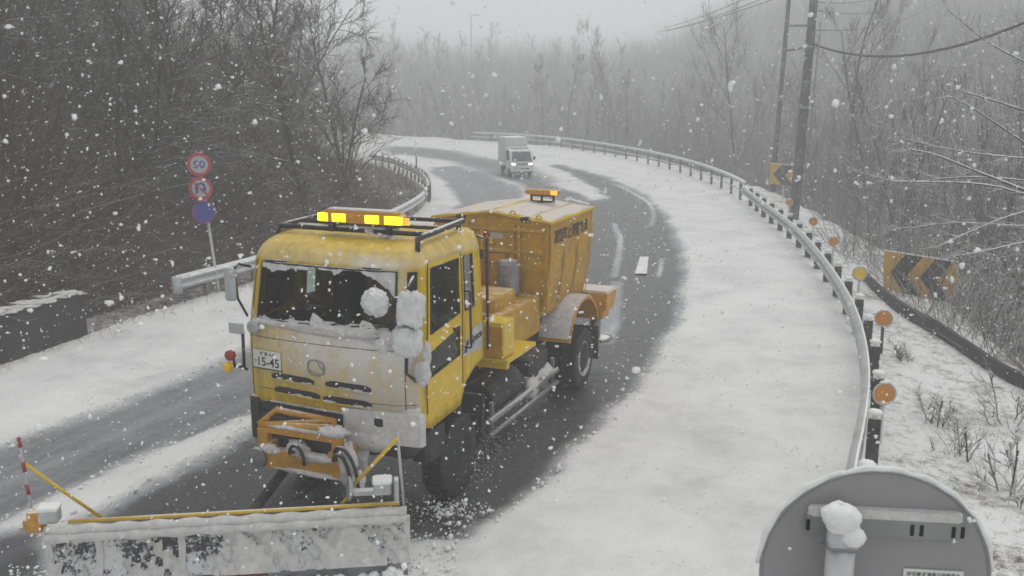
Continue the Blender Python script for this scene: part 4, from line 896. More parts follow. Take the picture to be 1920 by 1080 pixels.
mb = MB(); mb.box((1.02, 7.45, 1.565), (.70, .54, .05), ch=.02); mb.build('chute_snow', pale("thin_snow_on_chute", (.62, .58, .52)), cb)
mb = MB(); mb.tube([(1.05, 7.5, 1.05), (1.05, 7.5, .62)], .10, 12); mb.box((1.05, 7.5, .60), (.62, .5, .05), ch=.1); mb.build('spreader_disc', M['steel'], cb)
rl0 = T_at(987, 362, L=6.5); rl1 = T_at(1048, 358, L=6.5); zc = (rl0.z + rl1.z) / 2; cx0 = (rl0.x + rl1.x) / 2; wd = abs(rl1.x - rl0.x)
rb = MB(); rb.box((cx0, 6.5, zc), (wd, .18, .085), ch=.03); rb = rb.build('light_bar', M['amber_lens'], truck)
mb = MB()
for f in (-.34, -.02, .34): mb.tube([(cx0 + wd * f, 6.5, zc - .04), (cx0 + wd * f, 6.5, zc - .20)], .022, 6)
mb.tube([(cx0 - wd * .36, 6.5, zc - .17), (cx0 + wd * .36, 6.5, zc - .17)], .02, 6); mb.tube([(cx0 - wd * .36, 6.5, zc - .06), (cx0 + wd * .36, 6.5, zc - .06)], .02, 6); mb.build('bar_stand', M['dark'], rb)
mb = MB(); mb.box((cx0 + wd * .40, 6.41, zc), (wd * .2, .02, .075), ch=.01); mb.build('lit_lamp', M['lit_orange'], rb)

# plough gear
fm = MB(); L0 = -.45
fm.box((-.04, L0, .90), (1.16, .12, .24), ch=.02); fm.box((-.04, L0, 1.27), (1.16, .12, .09), ch=.02)
for u in (-.56, .48): fm.box((u, L0, 1.04), (.14, .14, .46), ch=.02)
for u in (-.5, .42): fm.box((u, -.2, 1.0), (.12, .6, .2))
fm.tube([(-.60, L0 - .03, 1.30), (.46, L0 - .03, 1.40)], .045, 6); fm.tube([(-.64, L0 + .0, 1.28), (-.52, L0 + .2, 1.42), (.30, L0 + .2, 1.38)], .045, 6); fm.tube([(-.60, L0 - .02, 1.30), (.30, L0 + .15, 1.40)], .035, 6)
fm = fm.build('plow_mount', M['orange_mount'], truck)
mb = MB(); mb.box((-.04, L0 + .12, 1.12), (1.0, .05, .5)); mb.build('mount_recess', M['dark'], fm)
mb = MB(); mb.blob((-.10, L0 - .0, 1.06), (.16, .08, .11), 5, 14, 9, .25); mb.blob((.18, L0 - .02, 1.0), (.28, .08, .06), 7, 16, 8, .25); mb.blob((-.03, L0 - .04, 1.325), (.5, .05, .03), 3, 20, 6, .3); mb.blob((.42, L0 - .03, 1.36), (.22, .10, .07), 33, 20, 10, .25); mb.blob((-.45, L0 - .05, 1.02), (.14, .05, .06), 35, 14, 8, .3); mb.blob((.10, L0 - .05, .80), (.5, .05, .03), 36, 20, 6, .3); mb.build('mount_snow', M['dirty_snow'], fm)
mb = MB(); mb.lathe((-.62, L0 - .06, .90), (0, -1, 0), [(-.1, .10), (0, .13), (.05, .12), (.06, .05)], 20); mb.build('hinge_drum', M['steel'], fm)
for u, z0, dx, dz in ((.52, 1.15, .30, .42), (.50, 1.05, .22, .30), (-.1, 1.05, .2, .12)):
    mb = MB(); mb.tube([(u, L0 - .08, z0)] + [(u + dx * .5 - dx * .5 * math.cos(a), L0 - .16, z0 + .14 * math.sin(a) - dz * (a / math.pi) ** 2 * .9) for a in np.linspace(.1, math.pi, 10)], .022, 8)
    mb.build('hydraulic_hose', M['black'], fm)
mb = MB(); mb.blob((.62, L0 - .05, .98), (.11, .1, .28), 15, 14, 10, .3); mb.blob((.74, L0 - .05, .80), (.10, .1, .14), 16, 12, 8, .3); mb.build('hose_snow', M['dirty_snow'], fm)
A, B = Vector((-1.62, -2.72, 0)), Vector((1.58, -.86, 0)); U = (B - A).normalized(); Fn = Vector((U.y, -U.x, 0)); PW = (B - A).length
def plow_face_mat():
    m, t, b = new_mat("snow_caked_blade"); n1 = noise(t, 1.8, 8, .72); n2 = noise(t, 26, 4, .75)
    q = N(t, "ShaderNodeMath", operation='MULTIPLY_ADD'); t.links.new(n2.outputs["Fac"], q.inputs[0]); q.inputs[1].default_value = .55; t.links.new(n1.outputs["Fac"], q.inputs[2])
    r = ramp(t, q.outputs[0], [(.70, (.028, .027, .034)), (.745, (.10, .10, .11)), (.79, (.62, .62, .62))]); t.links.new(r.outputs[0], b.inputs["Base Color"]); b.inputs["Roughness"].default_value = .55
    bp = N(t, "ShaderNodeBump", i_Strength=.8, i_Distance=.02); t.links.new(q.outputs[0], bp.inputs["Height"]); t.links.new(bp.outputs[0], b.inputs["Normal"]); return m
prof = [(.10, .20), (.03, .28), (-.02, .38), (-.04, .48), (-.02, .60), (.04, .71)]
bl = MB(); full = prof + [(o - .05, z) for o, z in prof[::-1]]; nseg = 30; vs = [tuple(A + U * (PW * k / nseg) + Fn * o + Vector((0, 0, z))) for k in range(nseg + 1) for o, z in full]; kk = len(full)
bl.add(vs, [(i * kk + a, i * kk + (a + 1) % kk, (i + 1) * kk + (a + 1) % kk, (i + 1) * kk + a) for i in range(nseg) for a in range(kk)] + [tuple(range(kk)), tuple(nseg * kk + a for a in range(kk))], False)
blade = bl.build('plow_blade', plow_face_mat(), truck)
BP = lambda f, o, z: A + U * (PW * f) + Fn * o + Vector((0, 0, z))
rotB = Matrix((tuple(U), tuple(-Fn), (0, 0, 1))).transposed()
for f in (.0, .135, .36, .60, .83, 1.0):
    mb = MB()
    pts = [(o + .022, z) for o, z in prof] + [(o - .02, z) for o, z in prof[::-1]]; n = len(pts)
    vs = [tuple(BP(f, o, z) + U * s) for s in (-.035, .035) for o, z in pts]; mb.add(vs, [(i, (i + 1) % n, n + (i + 1) % n, n + i) for i in range(n)] + [tuple(range(n)), tuple(range(n, 2 * n))])
    mb.build('blade_rib', M['dirty_snow'], blade)
mb = MB(); mb.tube([BP(k / 40, .03, .765 + .008 * math.sin(k * 1.7)) for k in range(41)], [.045 + .012 * math.sin(k * .9) ** 2 for k in range(41)], 7); mb.tube([BP(k / 40, .055, .69) for k in range(41)], [.045 + .02 * math.sin(k * .7 + 1) ** 2 for k in range(41)], 7); mb.build('snow_ridge', M['dirty_snow'], blade)
nu, nv = 150, 22; mb = MB(); idx = {}
def caked(f, v):
    a = .5 + .22 * math.sin(f * 23 + 1.3) + .16 * math.sin(f * 57 + v * 6) + .13 * math.sin(f * 101 + v * 13 + 2) + .10 * math.sin(f * 171 - v * 9) + .10 * math.sin(f * 263 + v * 31)
    return a + .45 * (.5 - v) + .5 * max(0, v - .86) * 4 + .30 * sstep(f, .30, .55) + .25 * max(0, f - .5)
def bp2(f, v):
    z = .20 + v * .51; o = float(np.interp(z, [p[1] for p in prof], [p[0] for p in prof])); k = min(.05, max(.004, (caked(f, v) - .62) * .16)); return BP(f, o + k, z)
for a in range(nu):
    for b in range(nv):
        q = [(a, b), (a + 1, b), (a + 1, b + 1), (a, b + 1)]
        if min(caked(x / nu, y / nv) for x, y in q) > .60:
            f = []
            for p in q:
                if p not in idx: idx[p] = len(mb.v); mb.v.append(tuple(bp2(p[0] / nu, p[1] / nv)))
                f.append(idx[p])
            mb.f.append(tuple(f)); mb.sm.append(True)
mb.build('packed_snow', M['dirty_snow'], blade)
mb = MB(); mb.tube([BP(0.06, -.01, .835), BP(.98, -.01, .835)], .023, 8); mb.build('top_pipe', M['yellow'], blade)
mb = MB(); mb.box(BP(.5, .10, .13), (PW, .03, .15), rot=rotB); ce = mb.build('cutting_edge', M['steel'], blade)
mb = MB(); mb.box(BP(.50, .115, .14), (PW * .20, .01, .12), rot=rotB); mb.build('rust_patch', M['rust'], ce)
mb = MB()
for k in range(60): f = random.random(); mb.blob(BP(f, .13 + random.uniform(0, .12), .07 + random.uniform(0, .08)), (random.uniform(.03, .10), random.uniform(.03, .07), random.uniform(.025, .06)), k, 9, 6, .3)
tag(mb.build('snow_roll', M['snow'], blade), kind='stuff')
mb = MB(); mb.tube([(-.35, -.4, .72), (-.25, -1.2, .5), BP(.42, -.1, .4)], .06, 8); mb.tube([(.30, -.4, .72), (.25, -1.0, .5), BP(.60, -.1, .4)], .06, 8); mb.box(BP(.5, -.12, .38), (1.6, .14, .2), rot=rotB); mb.build('push_arm', M['dark'], truck)
# lamp boxes, guide rods and round mirror on the blade
q = T_at(93, 962, L=-2.62); lb = MB(); lb.box(q + Vector((0, 0, -.02)), (.19, .16, .14), ch=.015, rot=rotB); lb = lb.build('blade_lamp', M['signwhite'], blade)
mb = MB(); mb.box(q + Vector((.0, -.083, -.035)), (.09, .012, .045), ch=.004, rot=rotB); mb.build('lit_lens', M['lit_orange'], lb)
mb = MB(); mb.box(q + Vector((0, 0, .065)), (.21, .18, .04), ch=.015, rot=rotB); mb.build('snow_cap', M['snow'], lb)
mb = MB(); mb.box(q + Vector((-.20, .0, -.12)), (.16, .14, .22), ch=.02, rot=rotB); mb.box(q + Vector((-.30, .02, -.18)), (.14, .16, .12), ch=.02, rot=rotB); mb.build('end_block', M['orange_mount'], blade)
gp = MB(); g0, g1 = T_at(64, 985, L=-2.6), T_at(35, 822, L=-2.6); gp.tube([g0, g1], .012, 6); gp = gp.build('guide_pole', M['signwhite'], blade)
mb = MB()
for f in (.02, .36, .62, .90): mb.tube([g0.lerp(g1, f), g0.lerp(g1, f + .11)], .022, 6)
mb.build('red_band', M['redpaint'], gp)
mb = MB(); mb.tube([T_at(47, 870, L=-2.5), T_at(120, 922, L=-2.3), T_at(192, 972, L=-2.1)], .018, 6); mb.build('slanting_rod', M['yellow_clean'], blade)
q = T_at(717, 912, L=-1.0); lb = MB(); lb.box(q, (.19, .16, .14), ch=.015, rot=rotB); lb = lb.build('blade_lamp', M['signwhite'], blade)
mb = MB(); mb.box(q + Vector((-.02, -.088, -.01)), (.06, .012, .05), ch=.004, rot=rotB); mb.build('lens', M['amber_lens'], lb)
mb = MB(); mb.box(q + Vector((0, 0, .075)), (.21, .18, .05), ch=.02, rot=rotB); mb.build('snow_cap', M['snow'], lb)
mb = MB(); mb.box(q + Vector((.16, .02, -.02)), (.05, .12, .26), ch=.015, rot=rotB); mb.box(q + Vector((-.22, 0, -.10)), (.26, .10, .05), ch=.015, rot=rotB); mb.build('lamp_bracket', M['galv'], lb)
q = T_at(655, 916, L=-1.05); mb = MB(); mb.lathe(q, (-.75, -.62, .1), [(-.03, .10), (0, .135), (.012, .135), (.02, .12), (.022, .02)], 26); mb.build('round_mirror', M['mirror'], blade)
mb = MB(); mb.tube([T_at(660, 912, L=-.98), T_at(745, 822, L=-.95)], .022, 7); mb.tube([T_at(655, 930, L=-1.0), T_at(640, 945, L=-1.0)], .02, 6); mb.build('slanting_rod', M['yellow_clean'], blade)
gp = MB(); gp.tube([T_at(745, 812, L=-.92), T_at(751, 880, L=-.90), T_at(757, 948, L=-.86)], .016, 7); gp = gp.build('guide_pole', M['signwhite'], blade)

# ------------------------------------------------------------------ the small white box van behind
kp = spot(979, 332); kei = empty('box_van', (kp.x, kp.y, 0), .24); tag(kei, 'small white box van with lit headlights driving round the bend behind the plough', 'van')
hw = .7375; cs = [(.0, .32), (.0, .62), (.03, .98), (.33, 1.60), (.50, 1.74), (1.25, 1.78), (1.30, .9), (1.30, .45), (.62, .45), (.55, .6), (.25, .6), (.18, .36)]
mb = MB(); mb.prism(cs, -hw, hw); kc = mb.build('cab', M['kei_white'], kei, .03)
def kf(z): return float(np.interp(z, [.32, .62, .98, 1.60], [0, 0, .03, .33]))
def kpatch(name, pts, mat, parent, proud=.008, axis='f'):
    mb = MB()
    if axis == 'f': mb.add([(u, kf(z) - proud, z) for u, z in pts], [tuple(range(len(pts)))])
    else: mb.add([(axis * (hw + proud), l, z) for l, z in pts], [tuple(range(len(pts)))])
    return mb.build(name, mat, parent)
kpatch('windshield', [(-.64, 1.0), (.64, 1.0), (.57, 1.56), (-.57, 1.56)], plain("dark_van_glass", (.10, .12, .12), .12, var=.3, vscale=2), kei)
for s in (-1, 1):
    hl = kpatch('headlight_bezel', [(s * .36, .70), (s * .70, .72), (s * .71, .92), (s * .38, .86)], M['black'], kei, .006)
    kpatch('lit_lens', [(s * .40, .73), (s * .67, .745), (s * .68, .89), (s * .41, .84)], M['headlight'], hl, .012)
    kpatch('side_window', [(.28, 1.05), (1.15, 1.05), (1.15, 1.6), (.45, 1.6)], M['black'], kei, .006, s)
    mb = MB(); mb.box((s * .86, .30, 1.15), (.14, .07, .22), ch=.03); mb.tube([(s * .74, .33, 1.1), (s * .86, .30, 1.15)], .015, 6); mb.build('wing_mirror', M['black'], kei)
    for L in (.62, 2.55):
        mb = MB(); mb.lathe((s * .64, L, .27), (s, 0, 0), [(-.07, .18), (-.07, .25), (-.05, .27), (.05, .27), (.07, .25), (.07, .18)], 24); w = mb.build('wheel', M['rubber'], kei)
        mb = MB(); mb.lathe((s * .64, L, .27), (s, 0, 0), [(-.04, .18), (.065, .18), (.03, .14), (.05, .04)], 18); mb.build('rim', M['galv'], w)
kpatch('grille', [(-.34, .74), (.34, .74), (.34, .86), (-.34, .86)], plain("grey_grille", (.30, .30, .33), .5, var=.3, vscale=30), kei)
kpatch('lower_grille', [(-.1, .50), (.46, .47), (.42, .54), (.0, .57)], M['black'], kei)
kpatch('number_plate', [(-.52, .47), (-.2, .47), (-.2, .60), (-.52, .60)], M['plate'], kei)
mb = MB(); mb.box((0, .10, .33), (1.36, .16, .12), ch=.03); mb.box((0, 1.9, .42), (1.0, 2.4, .18)); mb.build('underbody', M['dark'], kei)
mb = MB(); mb.box((-.02, 2.42, 1.52), (1.46, 2.0, 1.66), ch=.03); bx = mb.build('cargo_box', M['kei_box'], kei)
mb = MB(); mb.box((-.02, 2.42, 2.365), (1.42, 1.96, .035), ch=.015); mb.build('roof_snow', M['snow'], bx)
mb = MB(); mb.box((0, .84, 1.795), (1.2, .75, .03), ch=.015); mb.build('roof_snow', M['snow'], kc)
mb = MB(); mb.tube([(-.64, .04, .99), (.64, .04, .99)], .02, 6); mb.tube([(-.2, .03, 1.02), (.3, .08, 1.12)], .01, 5); mb.build('wiper', M['black'], kei)

# ------------------------------------------------------------------ trees, brush, grass
def grow_tree(seed, h, spread, n1, n2, n3, lean=0., start=.25, up=.35, r0=.11, twig=.007, stems=1):
    """segments of a bare tree: thick wood and twigs"""
    rg = np.random.default_rng(seed); W, TW = [], []
    def limb(p, d, L, r, nseg, wob, upb, out, rend):
        pts = [p]; ds = []
        for k in range(nseg):
            d = d + rg.normal(0, wob, 3) + np.array([0, 0, upb / nseg]); d = d / np.linalg.norm(d); q = pts[-1] + d * L / nseg
            ra = r + (rend - r) * k / nseg; rb = r + (rend - r) * (k + 1) / nseg; out.append((pts[-1], q, ra, rb)); pts.append(q); ds.append(d)
        return pts, ds
    def along(pts, ds, f):
        n = len(ds); x = f * n; k = min(int(x), n - 1); return pts[k] + (pts[k + 1] - pts[k]) * (x - k), ds[k]
    def side(d, ang):
        a = rg.normal(0, 1, 3); a -= d * (a @ d); a /= np.linalg.norm(a); return d * math.cos(ang) + a * math.sin(ang)
    for s in range(stems):
        d0 = np.array([rg.normal(0, .10) + lean, rg.normal(0, .10), 1.0]); 
        if stems > 1: a = 2 * math.pi * s / stems + rg.uniform(0, 1); d0[:2] += .35 * np.array([math.cos(a), math.sin(a)])
        d0 /= np.linalg.norm(d0); hh = h * rg.uniform(.8, 1.05); rr = r0 * (.7 if stems > 1 else 1)
        pts, ds = limb(np.array([0, 0, -.4]), d0, hh, rr, 9, .06, .1, W, .02)
        for i in range(n1):
            f = start + (1 - start) * (i + rg.uniform(0, 1)) / n1 * .97; p, d = along(pts, ds, f)
            b = side(d, rg.uniform(.55, 1.15)); Lb = hh * spread * (1 - .62 * f) * rg.uniform(.6, 1.2)
            bp, bd = limb(p, b, Lb, rr * (1 - f) * .5 + .012, 5, .14, up, W if Lb > .8 else TW, .008)
            for j in range(n2):
                p2, d2 = along(bp, bd, rg.uniform(.2, 1)); c = side(d2, rg.uniform(.35, .95)); Lc = Lb * rg.uniform(.25, .55)
                cp, cdd = limb(p2, c, Lc, .013, 3, .16, up * .7, TW, twig)
                for k in range(n3):
                    p3, d3 = along(cp, cdd, rg.uniform(.15, 1)); e = side(d3, rg.uniform(.3, .9)); limb(p3, e, Lc * rg.uniform(.3, .75) + .12, twig * 1.1, 2, .18, up * .5, TW, twig * .6)
    return W, TW
def tree_object(seed, mat, label, group, **kw):
    W, TW = grow_tree(seed, **kw); t = empty('bare_tree'); tag(t, label, 'tree', group)
    def arr(S): return [np.array([q[i] for q in S]) for i in range(4)]
    segs_mesh('trunk', *arr(W), 5, mat, t); segs_mesh('crown', *arr(TW), 3, mat, t)
    return t
def place(t, x, y, rz, s, dz=-.1):
    t.location = (x, y, ground_z(x, y) + dz); t.rotation_euler = (0, 0, rz); t.scale = (s, s, s * random.uniform(.9, 1.12))
rnd = random.Random(5)
KW = dict(n1=15, n2=8, n3=6)
def wood(protos, spots, labels, group):
    used = set()
    for i, (x, y, s) in enumerate(spots):
        k = i % len(protos)
        if k not in used: o = protos[k]; used.add(k)
        else: o = copy_tree(protos[k])
        o['label'] = labels[i] if isinstance(labels, list) else labels; o['group'] = group; place(o, x, y, rnd.uniform(0, 6.28), s)
# the steep bank on the left: dense dark trees
lp = [tree_object(100 + k, M['bark_dark'], 'x', 'trees on the left bank', h=[8, 9, 7, 9.5, 6.5][k], spread=[.48, .42, .55, .40, .6][k], start=.10, up=[.25, .4, .05, .35, -.1][k], lean=.12, r0=[.09, .11, .075, .12, .07][k], twig=.0085, **KW) for k in range(5)]
ls = []
tries = 0
while len(ls) < 74 and tries < 6000:
    tries += 1; y = rnd.uniform(17, 74); x = rnd.uniform(-36, -4.5); P0 = np.array([[x, y]]); dl = -side_dist(P0, RAIL_L)[0]
    if 1.6 + (4.6 if y > 42 else 0) < dl < 26 and all(math.hypot(x - a, y - b) > 1.5 + .02 * y for a, b, _ in ls) and abs(math.atan2(x, y)) < .68 and not (y < 27 and dl < 2.5): ls.append((x, y, rnd.uniform(.8, 1.25)))
ls.sort(key=lambda q: q[1])
wood(lp, ls, 'bare dark tree in the dense wood on the steep left bank', 'trees on the left bank')
# far misty wood beyond the bend
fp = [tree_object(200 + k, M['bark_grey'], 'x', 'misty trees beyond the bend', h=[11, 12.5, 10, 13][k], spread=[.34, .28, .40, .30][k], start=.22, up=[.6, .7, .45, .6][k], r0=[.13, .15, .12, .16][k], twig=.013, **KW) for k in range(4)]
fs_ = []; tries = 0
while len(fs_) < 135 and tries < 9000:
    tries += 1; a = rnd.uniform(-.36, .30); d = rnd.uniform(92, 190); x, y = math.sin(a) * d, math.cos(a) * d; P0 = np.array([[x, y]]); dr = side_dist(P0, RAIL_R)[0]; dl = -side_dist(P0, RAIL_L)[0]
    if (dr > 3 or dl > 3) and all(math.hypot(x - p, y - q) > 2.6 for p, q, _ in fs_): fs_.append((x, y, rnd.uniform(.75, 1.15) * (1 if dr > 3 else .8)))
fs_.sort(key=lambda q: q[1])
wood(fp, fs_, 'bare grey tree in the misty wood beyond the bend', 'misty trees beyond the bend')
# right side of the valley
rp = [tree_object(300 + k, M['bark_grey'], 'x', 'trees in the valley on the right', h=[9.5, 11, 8.5, 12][k], spread=[.42, .36, .48, .34][k], start=.15, up=[.4, .55, .2, .5][k], r0=[.10, .12, .09, .13][k], twig=.009, **KW) for k in range(4)]
rs = []; tries = 0
while len(rs) < 105 and tries < 9000:
    tries += 1; y = rnd.uniform(19, 100); x = rnd.uniform(9, 62); P0 = np.array([[x, y]]); dr = side_dist(P0, RAIL_R)[0]; az = math.atan2(x, y)
    if dr > 4.6 and .10 < az < .72 and all(math.hypot(x - a, y - b) > 1.9 + .015 * y for a, b, _ in rs) and not (az > .36 and y < 28 and dr < 6): rs.append((x, y, rnd.uniform(.8, 1.25)))
rs.sort(key=lambda q: q[1])
wood(rp, rs, 'bare snow dusted tree in the wood behind the outer guardrail', 'trees in the valley on the right')

# tangled undergrowth, too dense to count
def twig_field(name, n, chooser, len_rng, rad, mat, nseg=3, tilt=.7, upb=.0):
    rg = np.random.default_rng(len(name) + n); B = chooser(rg, n); n = len(B)
    d = np.column_stack([rg.normal(0, tilt, n), rg.normal(0, tilt, n), np.abs(rg.normal(.8, .35, n))]); d /= np.linalg.norm(d, axis=1, keepdims=True)
    L = rg.uniform(*len_rng, n); r = rg.uniform(*rad, n); P0, P1, R0, R1 = [], [], [], []; p = B
    for k in range(nseg):
        d = d + rg.normal(0, .22, (n, 3)) + np.array([0, 0, upb]); d /= np.linalg.norm(d, axis=1, keepdims=True); q = p + d * (L / nseg)[:, None]
        P0.append(p); P1.append(q); R0.append(r * (1 - .8 * k / nseg)); R1.append(r * (1 - .8 * (k + 1) / nseg)); p = q
    return segs_mesh(name, np.vstack(P0), np.vstack(P1), np.concatenate(R0), np.concatenate(R1), 3, mat)
def on_ground(X, Y, dz=-.03):
    P = np.column_stack([X, Y]); z, dl, dr = height(P); return np.column_stack([X, Y, z + dz]), dl, dr
def left_bank(rg, n):
    Y = 14 + 62 * rg.random(n * 4) ** 1.3; X = rg.uniform(-34, -3.5, n * 4); B, dl, dr = on_ground(X, Y); m = (dl > .9 + 3.2 * sstep(Y, 38, 48)) & (wav(np.column_stack([X, Y]), .55, 61) > -.5 + .9 * rg.random(len(X))) & (dl < 22) & (np.abs(np.arctan2(X, Y)) < .66) & ~((Y < 21) & (dl < 1.6)); return B[m][:n]
def right_bank(rg, n):
    Y = 17 + 75 * rg.random(n * 4) ** 1.4; X = rg.uniform(8, 50, n * 4); B, dl, dr = on_ground(X, Y); m = (dr > 3.6) & (np.arctan2(X, Y) < .66) & ~((Y < 27) & (dr < 5.5))
    m |= (side_dist(np.column_stack([X, Y]), vw) < -.35) & (side_dist(np.column_stack([X, Y]), vw) > -7) & (Y > 18.5) & (dr > 1.2) & (np.arctan2(X, Y) < .62) & (rg.random(len(X)) < .8); return B[m][:n]
u = twig_field('undergrowth', 42000, left_bank, (.6, 2.6), (.004, .011), M['brush']); tag(u, 'dark tangle of brush covering the left bank', 'undergrowth', kind='stuff')
u = twig_field('undergrowth', 34000, right_bank, (.8, 3.6), (.004, .013), M['bark_grey'], 3, .5); tag(u, 'grey snow dusted brush filling the valley on the right', 'undergrowth', kind='stuff')
def far_slopes(rg, n):
    a = rg.uniform(-.42, .62, n * 3); d = rg.uniform(88, 215, n * 3); X, Y = np.sin(a) * d, np.cos(a) * d; B, dl, dr = on_ground(X, Y); m = (dr > 4) | (dl > 5); return B[m][:n]
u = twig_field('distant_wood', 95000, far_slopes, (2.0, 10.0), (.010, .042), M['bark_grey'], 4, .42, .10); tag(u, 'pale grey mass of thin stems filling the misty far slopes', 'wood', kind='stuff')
def inner_bank(rg, n):
    Y = rg.uniform(36, 78, n * 4); X = rg.uniform(-22, -3.5, n * 4); B, dl, dr = on_ground(X, Y); m = (dl > .45) & (dl < 7.5); return B[m][:n]
u = twig_field('low_brush', 15000, inner_bank, (.25, .95), (.006, .014), M['brush'], 2, .8); tag(u, 'low dark brush and weeds inside the far bend behind the curved fence', 'undergrowth', kind='stuff')
def right_wood(rg, n):
    Y = 24 + 70 * rg.random(n * 4); X = rg.uniform(9, 62, n * 4); B, dl, dr = on_ground(X, Y); m = (dr > 5.5) & (np.arctan2(X, Y) < .66) & (wav(np.column_stack([X, Y]), .4, 63) > -.6 + 1.1 * rg.random(len(X))); return B[m][:n]
u = twig_field('thicket', 30000, right_wood, (2.5, 9.0), (.005, .022), M['bark_grey'], 5, .30, .08); tag(u, 'grey haze of thin stems between the trees behind the outer guardrail', 'wood', kind='stuff')
def left_wood(rg, n):
    Y = 19 + 56 * rg.random(n * 4) ** 1.2; X = rg.uniform(-36, -4.5, n * 4); B, dl, dr = on_ground(X, Y); m = (dl > 2.2 + 4.2 * sstep(Y, 38, 48)) & (wav(np.column_stack([X, Y]), .45, 62) > -.6 + 1.1 * rg.random(len(X))) & (dl < 26) & (np.abs(np.arctan2(X, Y)) < .66); return B[m][:n]
u = twig_field('thicket', 27000, left_wood, (1.2, 5.5), (.004, .016), M['brush'], 5, .55, -.02); tag(u, 'brown mass of fine arching twigs between the trees of the left bank', 'wood', kind='stuff')
def verge(rg, n):
    K = max(1, n // 14); cy_ = 9 + 40 * rg.random(K * 3) ** 1.5; cx_ = rg.uniform(3.6, 15, K * 3); B, dl, dr = on_ground(cx_, cy_); m = (dr > -2.2) & (dr < 5.0) & ((dr > .25) | (rg.random(len(dr)) < .5 * sstep(dr, -2.2, -.3))); C = B[m][:K]
    X = (C[:, None, 0] + rg.normal(0, .10, (len(C), 14))).ravel(); Y = (C[:, None, 1] + rg.normal(0, .16, (len(C), 14))).ravel(); return on_ground(X, Y)[0]
def verge_l(rg, n):
    K = max(1, n // 14); cy_ = rg.uniform(17, 34, K * 4); cx_ = rg.uniform(-12, -4, K * 4); B, dl, dr = on_ground(cx_, cy_); m = (dl > -.9 * rg.random(len(dl)) ** 2) & (dl < 3.2); C = B[m][:K]
    X = (C[:, None, 0] + rg.normal(0, .14, (len(C), 14))).ravel(); Y = (C[:, None, 1] + rg.normal(0, .2, (len(C), 14))).ravel(); return on_ground(X, Y)[0]
g = twig_field('dead_grass', 19000, verge, (.03, .15), (.003, .006), M['grass'], 2, .9); tag(g, 'dead grass stubble poking through snow along the outer verge', 'grass', kind='stuff')
g = twig_field('dead_grass', 11000, verge_l, (.06, .38), (.003, .007), M['grass'], 2, 1.0); tag(g, 'brown dead grass on the snowy strip below the left guardrail', 'grass', kind='stuff')

# shrubs on the slope at right, each a clump of thin stems
for k, (px, py, zz, h, lab) in enumerate([(1800, 900, -.5, 1.1, 'thin bare shrub on the snow slope right of the round sign back, lowest one'), (1880, 840, -.7, 1.5, 'twiggy shrub at the right edge above the round sign back'), (1750, 840, -.5, .9, 'small sparse shrub right of the lowest amber disc'),
        (1835, 640, -.9, 2.6, 'tall bare shrub standing on the dark wall below the big chevron board'), (1900, 590, -1., 2.6, 'tall snowy shrub at the right edge beside the dark wall'), (1730, 590, -.9, 1.7, 'shrub just below the big chevron board'), (1690, 700, -.35, .7, 'low shrub between the two lowest amber discs'), (1890, 960, -.5, 1.2, 'twiggy shrub at the lower right corner')]):
    p = spot(px, py, zz); W, TW = grow_tree(400 + k, h=h, spread=.6, n1=6, n2=4, n3=2, start=.1, up=.4, r0=.011, twig=.003, stems=3)
    t = empty('shrub', (p.x, p.y, ground_z(p.x, p.y))); tag(t, lab, 'shrub', 'shrubs on the right slope')
    arr = lambda S: [np.array([q[i] for q in S]) for i in range(4)]
    segs_mesh('stems', *arr(W + TW), 3, M['bark_snow'], t)

